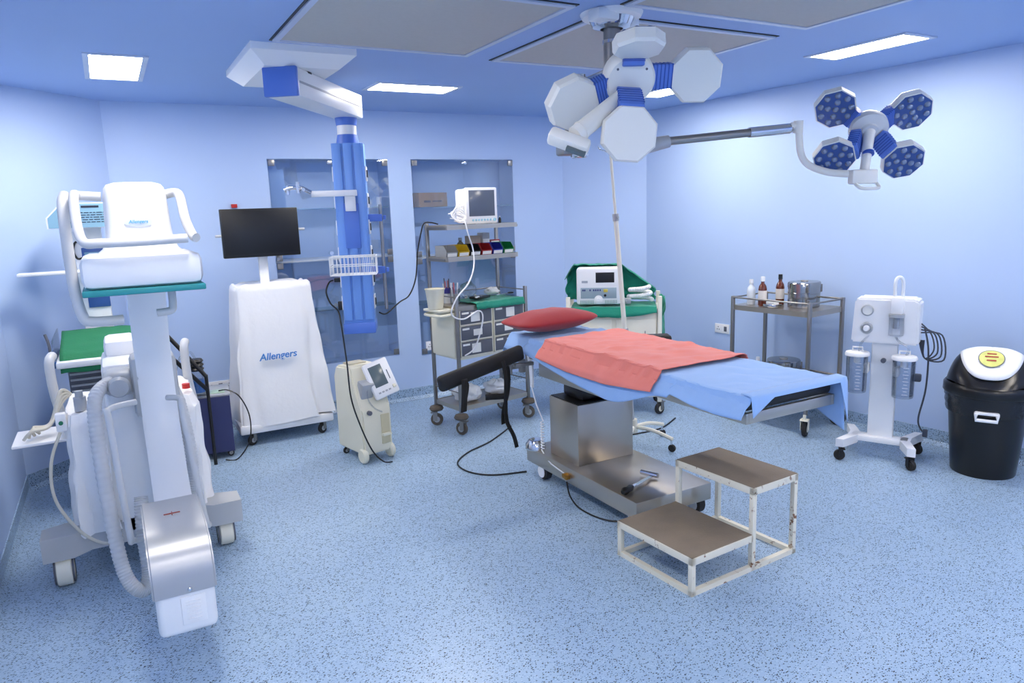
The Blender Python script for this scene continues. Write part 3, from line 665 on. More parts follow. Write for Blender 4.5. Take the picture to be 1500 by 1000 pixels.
text('cover_lettering', 'Allengers', .075, mat('logo blue', srgb(62, 128, 200), .7), cov, Matrix.Translation((-.02, -.243, .70)) @ Matrix.Rotation(math.radians(-1.5), 4, 'Y') @ Matrix.Rotation(math.radians(88), 4, 'X'), italic=.2, depth=.004)
obj('monitor_stem', M().b((-.02, .02, 1.33), (.07, .04, .3), .008), WHITE, mc)
mon = obj('monitor', M().b((-.03, -.06, 1.645), (.575, .045, .37), .006), BLACK, mc)
obj('screen', M().b((-.03, -.0845, 1.65), (.555, .004, .335), .001), SCREEN, mon)
obj('monitor_handle', M().cyl((-.36, -.04, 1.63), (-.31, -.04, 1.63), .010).cyl((.25, -.04, 1.66), (.31, -.04, 1.66), .010), HG, mon)
for x, y in ((-.26, -.17), (.29, -.17), (-.26, .17), (.29, .17)): caster(mc, x, y, .042, ang=.6, tread=.028)

# ================================================================ CREAM UNIT with tilted display
cu = thing('portable_medical_unit', 'cream wheeled floor unit with a tilted white display', 'medical unit', (1.50, 5.02, 0), math.radians(12))
bd_ = M().prism([(-.19, .06), (-.19, .60), (-.15, .68), (.05, .69), (.17, .40), (.19, .36), (.19, .06)], -.12, .12, Matrix(((0, 0, 1, 0), (-1, 0, 0, 0), (0, 1, 0, 0), (0, 0, 0, 1))))
bmesh.ops.bevel(bd_.bm, geom=list(bd_.bm.edges), offset=.014, segments=2, affect='EDGES')
bdy = obj('body', bd_, CREAM, cu)
obj('top_handle', M().b((0, .08, .69), (.14, .1, .012), .005), mat('handle recess', srgb(176, 172, 156), .6), bdy)
obj('recess', M().b((-.04, -.115, .50), (.1, .08, .18), .01, Matrix.Rotation(.35, 4, 'X')), GREY, bdy)
DT = T((.075, -.15, .59), 0, -.38, -.2)
def dbox(x, y, z, d, b=.002): return M().b((0, 0, 0), d, b, DT @ Matrix.Translation((x, y, z)))
dsp = obj('display', dbox(0, 0, 0, (.20, .04, .27), .014), WPL, cu)
obj('display_screen', dbox(-.02, -.021, .025, (.105, .004, .155)), LCD, dsp)
obj('display_mark', dbox(.06, -.021, .01, (.006, .004, .07), .001), DGREY, dsp)
obj('display_knob', dbox(.065, -.024, -.085, (.025, .012, .025), .005), CREAM, dsp)
for i in range(4): obj('display_key', dbox(-.06+.028*i, -.021, -.095, (.018, .004, .012), .001), GREY, dsp)
obj('front_recess', M().bb(.03, .1, -.196, -.185, .12, .34, .004), mat('recess cream', srgb(206, 196, 162), .5), cu)
obj('front_shelf', M().b((.065, -.2, .19), (.07, .04, .02), .005), CREAM, cu)
obj('gas_port', M().cyl((-.06, -.185, .37), (-.06, -.21, .37), .016), DGREY, cu)
obj('tubing', M().tube([(-.04, -.16, .55), (-.06, -.19, .47), (-.02, -.2, .4), (.04, -.2, .36)], .005, 6, 6), FILM, cu)
for x in (-.11, .11):
    wo = obj('wheel', M().lathe([(0, -.02), (.045, -.02), (.055, -.01), (.055, .01), (.045, .02), (0, .02)], 20, T((x, -.16, .055)) @ Matrix.Rotation(PI/2, 4, 'Y')), CREAM, cu)
    caster(cu, x*.8, .14, .024, tread=.02)
obj('side_tube', M().tube([(.12, .0, .52), (.17, -.02, .56), (.19, -.04, .5), (.15, -.06, .47)], .004, 6, 6), WPL, cu)

# ================================================================ CEILING PENDANT
pd = thing('ceiling_pendant', 'blue and white ceiling supply pendant with swivel arm and ribbed column', 'pendant', (1.04, 4.47, ZC))
bp = M(); bp.prism([(-.28, -.42), (.28, -.42), (.28, .43), (-.28, .43)], -.035, 0)
A = [bp.bm.verts.new((x, y, -.035)) for x, y in ((-.28, -.42), (.28, -.42), (.28, .43), (-.28, .43))]; B = [bp.bm.verts.new((x, y, -.10)) for x, y in ((-.2, -.34), (.2, -.34), (.2, .35), (-.2, .35))]
for i in range(4): bp.bm.faces.new([A[i], A[(i+1) % 4], B[(i+1) % 4], B[i]])
bp.bm.faces.new(B); obj('ceiling_plate', bp, WPL, pd)
a0 = Vector((-.11, -.30, -.175)); a1 = Vector((.51, .53, -.175)); dd = a1-a0; ang = math.atan2(dd.y, dd.x)
arm = obj('arm', M().b((a0+a1)/2, (dd.length, .19, .15), .008, Matrix.Rotation(ang, 4, 'Z')), WHITE, pd)
obj('arm_seam', M().b((a0+a1)/2+Vector((0, 0, .0)), (dd.length*.98, .194, .012), .001, Matrix.Rotation(ang, 4, 'Z')), GREY, arm)
obj('arm_end_cap', M().b(a0-dd.normalized()*.015, (.03, .195, .155), .008, Matrix.Rotation(ang, 4, 'Z')), BLUEP, arm, 'blue end cap')
obj('pivot', M().cyl((-.02, -.16, -.11), (-.02, -.16, -.09), .11, n=28), BLACK, pd)
cx, cy = .47, .49
nk = M().cyl((cx, cy, -.25), (cx, cy, -.30), .075, .068, 24).cyl((cx, cy, -.36), (cx, cy, -.42), .066, .078, 24)
obj('swivel_collar', nk, BLUEP, pd); obj('swivel_ring', M().cyl((cx, cy, -.30), (cx, cy, -.36), .064, n=24), WPL, pd)
RZ = Matrix.Rotation(math.radians(-22), 4, 'Z')
def PC(x, y, z): return Vector((cx, cy, 0))+RZ @ Vector((x, y, 0))+Vector((0, 0, z))
def pbox(m, x0, x1, y0, y1, z0, z1, bev=.003): return m.b(PC((x0+x1)/2, (y0+y1)/2, (z0+z1)/2), (x1-x0, y1-y0, z1-z0), bev, RZ)
colm = obj('column', pbox(M(), -.105, .105, -.08, .09, -1.68, -.42), BLUEA, pd)
for x in (-.07, 0, .07): obj('column_rib', pbox(M(), x-.028, x+.028, -.095, -.08, -1.62, -.42, .006), BLUEA, colm)
obj('column_foot', pbox(M(), -.11, .11, -.1, .095, -1.715, -1.64, .006), BLUEP, colm)
obj('carrier_plate', pbox(M(), -.05, .05, -.112, -.095, -1.12, -.82), BLUEP, colm)
for i, z in enumerate((-.62, -.80, -.98, -1.16, -1.34, -1.5)):
    so_ = obj('outlet', pbox(M(), -.114, -.105, -.05, .05, z-.05, z+.05, .004), WPL, colm); obj('outlet', pbox(M(), .105, .114, -.05, .05, z-.05, z+.05, .004), WPL, colm)
    obj('outlet_face', pbox(M(), .114, .120, -.03, .03, z-.025, z+.025, .003), BLACK, so_)
br = obj('arm_bracket', pbox(M(), -.035, .035, -.135, -.11, -.87, -.73), WHITE, pd)
obj('bracket_bar', M().b(PC(-.1, -.14, -.75), (.30, .025, .04), .004, RZ), WHITE, br)
obj('gas_manifold', M().tube([PC(-.25, -.14, -.74), PC(-.31, -.15, -.71), PC(-.37, -.14, -.705), PC(-.42, -.12, -.72)], .015, 10, 5).cyl(PC(-.33, -.15, -.74), PC(-.33, -.15, -.67), .014).cyl(PC(-.29, -.19, -.72), PC(-.29, -.11, -.72), .012).cyl(PC(-.40, -.13, -.75), PC(-.40, -.13, -.69), .011), CHROME, br)
obj('side_pole', M().cyl(PC(.19, -.02, -1.56), PC(.19, -.02, -.83), .012), STEELD, pd)
for z in (-.92, -1.28): obj('pole_clamp', M().b(PC(.15, -.02, z), (.1, .03, .05), .005, RZ).b(PC(.215, -.02, z), (.02, .04, .03), .003, RZ), BLUEP, pd)
WW = mat('white wire', srgb(240, 240, 240), .4)
bk = M(); x0, x1, y0, y1, z0, z1 = -.15, .15, -.28, -.10, -1.29, -1.17
for z in (z0, (z0+z1)/2, z1): bk.tube([PC(x0, y0, z), PC(x1, y0, z), PC(x1, y1, z), PC(x0, y1, z)], .0032 if z < z1 else .0045, 6, closed=True)
for i in range(13):
    x = x0+(x1-x0)*i/12; bk.tube([PC(x, y0, z1), PC(x, y0, z0), PC(x, y1, z0), PC(x, y1, z1)], .0022, 5)
for i in range(1, 7):
    y = y0+(y1-y0)*i/7; bk.tube([PC(x0, y, z1), PC(x0, y, z0), PC(x1, y, z0), PC(x1, y, z1)], .0022, 5)
obj('wire_basket', bk, WW, pd)
obj('plug', M().b(PC(-.135, 0, -1.34), (.05, .04, .03), .005, RZ).b(PC(-.13, -.02, -1.52), (.03, .03, .06), .005, RZ), BLACK, pd)
c1 = M().tube([(1.345, 5.0, 1.31), (1.31, 4.97, 1.30), (1.28, 4.95, 1.24), (1.30, 4.94, 1.16), (1.345, 4.92, 1.10), (1.35, 4.89, 1.0), (1.36, 4.86, .75), (1.36, 4.82, .5), (1.40, 4.78, .3), (1.46, 4.74, .12), (1.53, 4.72, .03), (1.6, 4.74, .008)], .0055, 6, 8)
tag(obj('power_cable', c1, BLACK), 'black cable hanging from the pendant past the cream unit', 'cable')
c2 = M().tube([(1.65, 4.95, 1.06), (1.72, 5.0, 1.04), (1.86, 5.1, 1.10), (2.0, 5.25, 1.13), (2.1, 5.35, 1.25), (2.14, 5.38, 1.45), (2.17, 5.36, 1.6), (2.195, 5.35, 1.67), (2.25, 5.34, 1.675), (2.31, 5.34, 1.66)], .0055, 6, 8)
tag(obj('power_cable', c2, BLACK), 'black cable strung between the pendant and the drawer trolley', 'cable')

# ================================================================ SURGICAL LIGHTS
PX, PY = 2.215, 2.93
LEN = mat('lamp lens', srgb(132, 146, 172), .15, .4); PLATE = mat('lens plate blue', srgb(50, 80, 146), .35); OFFW = mat('lamp shell', srgb(236, 234, 228), .4, var=.01)
def octa(r, f=1.): return [(r*math.cos(PI/8+i*PI/4)*f, r*math.sin(PI/8+i*PI/4)) for i in range(8)]
def pod(parent, c, n, r, hub, fx, light_dir=1):
    """octagonal lamp pod: n points to the lit side"""
    c = Vector(c); n = Vector(n).normalized(); h = (Vector(hub)-c); h = (h-n*h.dot(n)).normalized(); s = n.cross(h)
    Mx = Matrix((( h.x, s.x, n.x, c.x), (h.y, s.y, n.y, c.y), (h.z, s.z, n.z, c.z), (0, 0, 0, 1)))
    m = M(); ri = r*.9
    a = [m.bm.verts.new(Mx @ Vector((x, y, -.028))) for x, y in octa(r*.93)]; b = [m.bm.verts.new(Mx @ Vector((x, y, -.015))) for x, y in octa(r)]; d = [m.bm.verts.new(Mx @ Vector((x, y, .025))) for x, y in octa(r)]
    m.bm.faces.new(a); m.bm.faces.new(d[::-1])
    for A_, B_ in ((a, b), (b, d)):
        for i in range(8): m.bm.faces.new([A_[i], A_[(i+1) % 8], B_[(i+1) % 8], B_[i]])
    p = obj('lamp_pod', m, OFFW, parent, 'octagonal lamp pod', smooth=False)
    obj('lens_plate', M().prism(octa(r*.94), .0255, .029, Mx), PLATE, p, 'dark blue lens plate', smooth=False)
    for x, y in [(0, 0)]+[(r*.36*math.cos(t*PI/2+.4), r*.36*math.sin(t*PI/2+.4)) for t in range(4)]+[(r*.7*math.cos(t*2*PI/9), r*.7*math.sin(t*2*PI/9)) for t in range(9)]:
        obj('lens', M().lathe([(r*.15, 0), (r*.13, .006), (r*.07, .010), (0, .011)], 10, Mx @ Matrix.Translation((x, y, .029))), LEN, p)
    hp = Vector(hub); e0 = c+h*r*.85; e1 = hp-(hp-c).normalized()*fx
    d_ = e1-e0; 
    jx = d_.normalized(); jy = n.cross(jx).normalized(); jz = jx.cross(jy)
    J = Matrix(((jx.x, jy.x, jz.x, 0), (jx.y, jy.y, jz.y, 0), (jx.z, jy.z, jz.z, 0), (0, 0, 0, 1)))
    o = obj('pod_joint', M().b((e0+e1)/2, (d_.length+.03, r*.85, .05), .006, J), BLUEP, parent, 'blue ribbed joint')
    rb = M()
    for i in range(6): rb.b(e0+d_*(.1+.16*i), (.004, r*.87, .053), 0, J)
    obj('joint_rib', rb, DBLUE, o)
la = thing('surgical_light', 'four-pod surgical lamp seen from its white back, on ceiling pole', 'surgical light', (PX, PY, ZC))
def LA(x, y, z): return Vector((x-PX, y-PY, z-ZC))
obj('mount_plate', M().lathe([(0, -.035), (.05, -.035), (.14, -.02), (.15, 0), (0, 0)], 24).b((-.09, -.06, -.03), (.12, .09, .05), .01).b((.1, .03, -.03), (.12, .09, .05), .01), WPL, la)
obj('mount_cover', M().lathe([(.055, -.07), (.09, -.06), (.11, -.02), (.1, 0)], 20), CHROME, la)
obj('pole', M().cyl((0, 0, 0), (0, 0, -.40), .040, n=24), STEELD, la)
obj('pole_ring', M().cyl((0, 0, -.12), (0, 0, -.135), .044, n=24).cyl((0, 0, -.25), (0, 0, -.265), .044, n=24), CHROME, la)
obj('swing_arm', M().cyl((0, 0, -.27), LA(2.08, 3.02, 2.32), .032, n=16).cyl(LA(2.08, 3.02, 2.28), LA(2.08, 3.02, 2.38), .04, n=16), CHROME, la)
obj('spring_arm', M().cyl(LA(2.08, 3.02, 2.30), LA(1.86, 2.78, 2.04), .030, n=16).b(LA(1.84, 2.76, 2.02), (.09, .07, .08), .01), STEELD, la)
hubA = LA(1.976, 2.503, 2.278); nA = Vector((.35, .80, .48)).normalized()
obj('yoke', M().tube([LA(1.84, 2.76, 2.02), LA(1.80, 2.66, 2.02), LA(1.76, 2.58, 2.04)], .02, 10, 4).b(LA(1.86, 2.70, 2.0), (.05, .08, .07), .01), CHROME, la)
Qa = align(nA)
obj('hub', M().lathe([(0, -.05), (.095, -.05), (.105, -.04), (.11, .0), (.10, .045), (0, .05)], 36, Matrix.Translation(hubA) @ Qa), OFFW, la)
obj('hub_screws', M().cyl(hubA+Qa @ Vector((.06, .05, -.052)), hubA+Qa @ Vector((.06, .05, -.048)), .005).cyl(hubA+Qa @ Vector((-.06, .05, -.052)), hubA+Qa @ Vector((-.06, .05, -.048)), .005), DGREY, la)
obj('handle_tube', M().cyl(LA(1.915, 2.47, 2.19), LA(1.69, 2.48, 2.035), .034, .038, 18).cyl(LA(1.72, 2.479, 2.056), LA(1.715, 2.479, 2.053), .041, n=18), OFFW, la)
hb = obj('control_box', M().b(LA(1.655, 2.475, 2.01), (.17, .06, .06), .014, Matrix.Rotation(math.radians(48), 4, Vector((-.49, .87, 0))) @ Matrix.Rotation(math.radians(-30), 4, 'Z')), OFFW, la)
obj('control_display', M().b(LA(1.655, 2.465, 2.0)+Vector((.008, -.026, -.028)), (.08, .02, .025), .003, Matrix.Rotation(math.radians(48), 4, Vector((-.49, .87, 0))) @ Matrix.Rotation(math.radians(-30), 4, 'Z')), LCD, hb)
for c, n, r in (((1.912, 2.355, 2.374), (.077, .175, .983), .105), ((2.255, 2.405, 2.285), (.45, .83, .30), .118), ((1.885, 2.385, 2.035), (.48, .86, .08), .118), ((1.76, 2.60, 2.18), (.10, .82, .50), .118)):
    pod(la, LA(*c), n, r, hubA, .085)
lb = thing('surgical_light', 'surgical lamp with blue lens pods facing the room, on long side arm', 'surgical light', (3.484, 2.447, 2.10))
def LB(x, y, z): return Vector((x-3.484, y-2.447, z-2.10))
hubB = Vector((0, 0, 0)); nB = Vector((-.52, -.62, -.58)).normalized(); Qb = align(nB)
obj('hub', M().lathe([(0, -.05), (.08, -.045), (.095, -.01), (.092, .02), (.045, .028), (.04, .04), (0, .042)], 36, Matrix.Translation(hubB) @ Qb), mat('lamp hub grey', srgb(214, 214, 216), .4), lb)
for c, r in (((3.352, 2.55, 2.215), .105), ((3.69, 2.36, 2.19), .105), ((3.295, 2.50, 1.965), .105), ((3.60, 2.33, 1.94), .105)):
    dd = (LB(*c)).normalized(); pod(lb, LB(*c), nB+dd*.10, r, hubB, .08)
obj('handle_tube', M().cyl(hubB+nB*.03, LB(3.36, 2.37, 1.88), .028, .022, 16), OFFW, lb)
obj('handle_ring', M().cyl(LB(3.405, 2.385, 1.975), LB(3.40, 2.38, 1.965), .0275, n=16), DBLUE, lb)
obj('control_box', M().b(LB(3.35, 2.37, 1.855), (.13, .06, .07), .01, Matrix.Rotation(math.radians(-29), 4, 'Z')), OFFW, lb)
obj('grip', M().tube([LB(3.30, 2.38, 1.83), LB(3.305, 2.35, 1.80), LB(3.35, 2.32, 1.795), LB(3.395, 2.31, 1.80), LB(3.405, 2.34, 1.83)], .009, 8, 4), OFFW, lb)
obj('yoke', M().tube([LB(3.13, 2.64, 2.125), LB(3.165, 2.62, 2.115), LB(3.175, 2.61, 2.0), LB(3.2, 2.58, 1.93), LB(3.26, 2.50, 1.885), LB(3.33, 2.39, 1.87)], .018, 10, 5), OFFW, lb)
obj('yoke_cap', M().cyl(LB(3.165, 2.62, 2.09), LB(3.165, 2.62, 2.15), .024), OFFW, lb)
obj('side_arm', M().cyl(LB(2.42, 2.91, 2.055), LB(3.14, 2.64, 2.115), .021, n=14), STEELD, lb)
obj('arm_sleeve', M().cyl(LB(2.92, 2.72, 2.097), LB(3.13, 2.645, 2.114), .026, n=14), CHROME, lb)
obj('arm_joint', M().cyl(LB(2.30, 2.95, 2.02), LB(2.52, 2.87, 2.063), .045, .030, 16), GREY, lb)
obj('upper_arm', M().cyl(LB(2.30, 2.95, 2.03), LB(PX+.01, PY, 2.205), .026, n=14).cyl(LB(PX, PY, 2.19), LB(PX, PY, 2.248), .043, n=18), STEELD, lb)

# ================================================================ DRAWER TROLLEY
dt = thing('drawer_trolley', 'steel drawer trolley with raised shelves and grey-fronted drawers', 'trolley', (2.61, 5.28, 0), math.radians(9))
HX, HY = .345, .185
for x, y, z in ((-HX, -HY, 1.13), (HX, -HY, 1.13), (-HX, HY, 1.67), (HX, HY, 1.67)):
    obj('post', M().b((x, y, (z+.15)/2), (.026, .026, z-.15), .004), STEELD, dt)
    obj('bumper', M().lathe([(0, .13), (.05, .13), (.06, .145), (.05, .165), (.02, .175), (0, .175)], 20, T((x, y, 0))), BRUB, dt)
    caster(dt, x, y, .052, BRUB, STEELD, {-1: 2.5, 1: -1.2}[1 if x*y > 0 else -1], top=.14)
def tray(z, y0=-HY, y1=HY, h=.03, mt=STEEL): return obj('shelf', M().bb(-HX, HX, y0, y1, z-.004, z+.002).bb(-HX, HX, y0-.004, y0, z-h, z+.006).bb(-HX, HX, y1, y1+.004, z-h, z+.006).bb(-HX-.004, -HX, y0, y1, z-h, z+.006).bb(HX, HX+.004, y0, y1, z-h, z+.006), mt, dt)
tray(.22); tray(1.02); tray(1.40, -.10, HY+.01); tray(1.645, -.10, HY+.01)
for z in (.34, 1.10):
    for x in (-HX, HX): obj('guard_rail', M().cyl((x, -HY, z), (x, HY, z), .005), STEELD, dt)
obj('guard_rail', M().cyl((-HX, HY, 1.10), (HX, HY, 1.10), .005), STEELD, dt)
for y in (-.05, ): obj('shelf_strut', M().b((-HX, .06, 1.383), (.02, .26, .02)).b((HX, .06, 1.383), (.02, .26, .02)).b((-HX, .04, 1.628), (.02, .28, .02)).b((HX, .04, 1.628), (.02, .28, .02)), STEELD, dt)
box_ = obj('drawer_case', M().bb(-HX+.015, HX-.015, -HY+.01, HY-.01, .60, 1.0, .004), CREAMP, dt)
for i in range(2):
    for j in range(3):
        cx_ = -.165+.33*i; cz = .935-.125*j
        d = obj('drawer', M().b((cx_, -HY+.002, cz), (.30, .02, .105), .003), DGREY, box_)
        obj('drawer_rim', M().bb(cx_-.155, cx_+.155, -HY-.006, -HY+.008, cz-.062, cz-.054).bb(cx_-.155, cx_-.148, -HY-.006, -HY+.008, cz-.06, cz+.06).bb(cx_+.148, cx_+.155, -HY-.006, -HY+.008, cz-.06, cz+.06), CREAMP, d)
        obj('drawer_note', M().b((cx_-.01+.02*((i+j) % 2), -HY-.0095, cz+.0), (.085, .002, .075 if j != 1 else .05)), PAPER, d, 'white paper note')
        obj('drawer_tag', M().b((cx_-.105, -HY-.0095, cz+.035), (.065, .002, .015)), PAPER, d)
obj('side_bin', M().bb(-HX-.02, -HX+.005, -HY+.02, HY-.02, .62, .98, .01), CREAM, dt)
obj('side_tray', M().b((-HX-.06, -.04, 1.0), (.16, .24, .02), .006).tube([(-HX-.02, -.16, .97), (-HX-.13, -.16, .965), (-HX-.14, .05, .965), (-HX-.02, .06, .97)], .012, 8, 4), CREAM, dt)
# things on the trolley (world placement through the trolley's axes)
DM = T((2.61, 5.28, 0), math.radians(9))
def on(x, y, z): return tuple(DM @ Vector((x, y, z)))
rd = math.radians(9)
gc = M().grid(40, 40, lambda u, v: Vector((-.165+.485*u, -HY-.03+.365*v, 1.036+.012*abs(nz(u*7, v*6))-max(0, .05-v)*1.0)))
tag(obj('cloth', gc, GREEN, solid=.003), 'green cloth on the top of the drawer trolley', 'cloth', loc=(2.61, 5.28, 0), rz=rd)
pm = thing('patient_monitor', 'white patient monitor with grey screen on the top trolley shelf', 'monitor', on(.055, .03, 1.649), rd-.05)
obj('case', M().b((0, .04, .145), (.29, .16, .27), .02), WPL, pm); obj('bezel', M().b((0, -.045, .145), (.30, .03, .285), .01), WPL, pm)
obj('screen', M().b((.0, -.0605, .165), (.245, .003, .205), .001), LCDB, pm)
kb = M()
for i in range(7): kb.cyl((-.09+.028*i, -.059, .032), (-.09+.028*i, -.064, .032), .009, n=10)
kb.cyl((.115, -.059, .032), (.115, -.072, .032), .013); obj('button', kb, mat('pale blue key', srgb(150, 195, 215), .4), pm)
obj('stand_feet', M().bb(-.1, -.06, -.05, .08, 0, .012).bb(.06, .1, -.05, .08, 0, .012), DGREY, pm)
cb = M()
for i in range(7):
    rr = random.Random(i); y = -.02+.02*rr.random()
    cb.tube([(-.14, y, .2-.02*i), (-.19-.02*rr.random(), y-.03, .17-.01*i), (-.24-.06*rr.random(), y-.04, .07+.02*rr.random()), (-.22+.03*rr.random(), y-.05, .02), (-.16, y-.05, .015+.01*i), (-.2-.1*rr.random(), y-.01, .03+.012*i)], .0035, 6, 6)
obj('leads', cb, WPL, pm, 'tangle of white monitor leads')
lc = M().tube([on(-.20, -.085, 1.675), on(-.185, -.122, 1.672), on(-.17, -.138, 1.58), on(-.13, -.14, 1.45), on(-.16, -.18, 1.32), on(-.24, -.21, 1.2), on(-.36, -.22, 1.1), on(-.40, -.2, .98), on(-.30, -.21, .93), on(-.15, -.21, .98), on(-.12, -.215, .9), on(-.2, -.215, .7), on(-.3, -.21, .64)], .006, 6, 8)
tag(obj('monitor_lead', lc, WPL), 'long white lead hanging down the front of the drawer trolley', 'cable')
BINC = (('grey', (150, 152, 152)), ('yellow', (206, 170, 30)), ('black', (30, 28, 30)), ('red', (168, 36, 44)), ('blue', (36, 50, 160)), ('green', (20, 130, 70)))
for i, (cn, cc) in enumerate(BINC):
    t = thing('storage_bin', cn+' open-front parts bin on the middle trolley shelf', 'bin', on(-.29+.112*i, .0, 1.403), rd, 'row of coloured parts bins')
    m = M(); 
    pf = [(-.075, 0), (.08, 0), (.08, .09), (-.045, .09), (-.085, .04)]
    for x in (-.052, .049): m.prism(pf, x, x+.003, Matrix(((0, 0, 1, 0), (1, 0, 0, 0), (0, 1, 0, 0), (0, 0, 0, 1))))
    m.bb(-.052, .052, -.075, .08, 0, .003).bb(-.052, .052, .077, .08, 0, .09)
    m.prism([(-.075, 0), (-.072, 0), (-.082, .04), (-.085, .04)], -.052, .052, Matrix(((0, 0, 1, 0), (1, 0, 0, 0), (0, 1, 0, 0), (0, 0, 0, 1))))
    obj('bin_body', m, mat(cn+' bin plastic', srgb(*cc), .4), t)
    obj('bin_label', M().b((0, -.083, .018), (.085, .002, .026), 0, Matrix.Rotation(.25, 4, 'X')), PAPER, t)
def bottle(x, y, z, r, h, m, label, capm=WPL, name='bottle', lab=None, neck=.4, rz=0):
    t = thing(name, label, 'bottle', (x, y, z), rz)
    obj('bottle_body', M().lathe([(0, 0), (r*.9, 0), (r, h*.04), (r, h*.58), (r*.85, h*.68), (r*neck, h*.78), (r*neck, h*.86), (0, h*.86)], 18), m, t)
    obj('cap', M().lathe([(0, h*.84), (r*neck*1.25, h*.84), (r*neck*1.2, h), (0, h)], 14), capm, t)
    if lab: obj('bottle_label', M().lathe([(r*1.01, h*.2), (r*1.015, h*.21), (r*1.015, h*.52), (r*1.01, h*.53)], 18), lab, t)
    return t
bx, by, bz = on(-.07, .125, 1.403); bottle(bx, by, bz, .03, .14, mat('olive bottle', srgb(116, 118, 104), .5), 'small dull grey-green bottle behind the coloured bins', GREY)
bx, by, bz = on(.25, .0, 1.647); bottle(bx, by, bz, .012, .06, BLACK, 'tiny dark vial beside the patient monitor')
t = thing('carton', 'white carton standing behind the blue bin on trolley', 'box', on(.17, .13, 1.403), rd); obj('box_body', M().bb(-.035, .035, -.04, .04, 0, .17, .002), PAPER, t); obj('box_flap', M().bb(-.033, .033, -.042, -.04, .12, .168), GREY, t)
t = thing('carton', 'tan carton leaning behind the red bin on trolley', 'box', on(.06, .13, 1.403), rd); obj('box_body', M().bb(-.06, .06, -.03, .03, 0, .15, .002), mat('tan carton', srgb(186, 172, 156), .7), t); obj('box_band', M().bb(-.061, .061, -.031, .031, .03, .05), PAPER, t)
t = thing('picture_card', 'red-framed card at the right end of the bin shelf', 'card', on(.275, .12, 1.403), rd); obj('card_frame', M().bb(-.05, .05, -.01, .01, 0, .11, .002), mat('maroon', srgb(140, 34, 50), .5), t); obj('card_face', M().bb(-.04, .04, -.012, -.01, .012, .098), PAPER, t)
t = thing('tub', 'cream plastic tub at the left end of the trolley top', 'tub', on(-.434, -.03, 1.012), rd); obj('tub_body', M().lathe([(0, 0), (.058, 0), (.075, .15), (.078, .155), (.07, .15), (.054, .008), (0, .008)], 24), CREAM, t); obj('tub_rim', M().lathe([(.075, .148), (.08, .15), (.08, .158), (.075, .158)], 24), CREAM, t)
t = thing('pen_cup', 'white cup with a blue rim full of pens and syringes', 'cup', on(-.225, .11, 1.024), rd)
obj('cup', M().lathe([(0, 0), (.04, 0), (.042, .1), (.036, .1), (.034, .01), (0, .01)], 18), PAPER, t); obj('cup_rim', M().lathe([(.043, .08), (.05, .085), (.05, .125), (.043, .125)], 16), mat('blue rim', srgb(50, 50, 140), .5), t)
for i in range(7):
    a = i*.9; obj('pen', M().cyl((.02*math.cos(a), .02*math.sin(a), .02), (.035*math.cos(a), .035*math.sin(a), .16+.02*(i % 3)), .005, n=8), (PAPER, mat('pink pen', srgb(200, 120, 130), .5), DGREY)[i % 3], t)
t = thing('syringe_pack', 'upright syringes in a clear holder beside the cream tub', 'syringes', on(-.225, .005, 1.024), rd)
obj('holder', M().lathe([(0, 0), (.04, 0), (.042, .12), (.040, .12), (.038, .005), (0, .005)], 16), FILM, t)
for i in range(5): obj('syringe', M().cyl((.018*math.cos(i*1.3), .018*math.sin(i*1.3), .01), (.028*math.cos(i*1.3), .028*math.sin(i*1.3), .17), .006, n=8), (WPL, MATS['pink pen'])[i % 2], t)
t = thing('black_pouch', 'black pouch lying on the green cloth of the trolley', 'pouch', on(-.03, -.06, 1.052), rd+.3); obj('pouch_body', M().b((0, 0, .012), (.16, .1, .02), .008), BLACK, t); obj('pouch_clip', M().b((-.07, -.03, .022), (.04, .02, .012), .003), WPL, t)  # black pouch with a white clip
t = thing('scissors', 'steel scissors with black tips on the green cloth', 'scissors', on(.21, -.05, 1.06), rd); obj('blade', M().b((0, 0, .006), (.14, .014, .006), .002, Matrix.Rotation(.15, 4, 'Z')), CHROME, t); obj('loop', M().tube([(.07, .01, .008), (.1, .03, .008), (.12, .01, .008), (.1, -.01, .008)], .005, 6, 4, True), BLACK, t)
def bag(sx, sy, sz, seed):
    def f(u, v):
        a = u*2*PI; p = (v-.5)*PI; k = 1+.28*nz(math.cos(a)*2+seed, math.sin(a)*2, p*2)+.1*nz(math.cos(a)*7, math.sin(a)*7+seed, p*6)
        return Vector((math.cos(a)*math.cos(p)*sx*k, math.sin(a)*math.cos(p)*sy*k, max(0, (math.sin(p)*k+.8)*sz*.56)))
    return M().grid(30, 18, f, True)
for x, y, s, lb_ in ((-.02, .11, (.08, .045, .12), 'clear plastic bag standing on the drawer trolley top'), (.22, .11, (.07, .04, .06), 'low white wrapped pack on the drawer trolley top')):
    tag(obj('plastic_bag', bag(*s, x*9), FILM if s[2] > .1 else mat('wrapped pack', srgb(222, 222, 222), .4)), lb_, 'plastic bag', loc=on(x, y, 1.052), rz=rd)
for x, y, s, lb_ in ((-.17, -.02, (.115, .12, .13), 'crumpled clear plastic at the left of the trolley bottom shelf'), (.16, .0, (.115, .12, .11), 'crumpled clear plastic at the right of the trolley bottom shelf')):
    tag(obj('plastic_bag', bag(*s, x*5+2), mat('milky plastic', srgb(214, 218, 224), .25)), lb_, 'plastic bag', loc=on(x, y, .223), rz=rd)

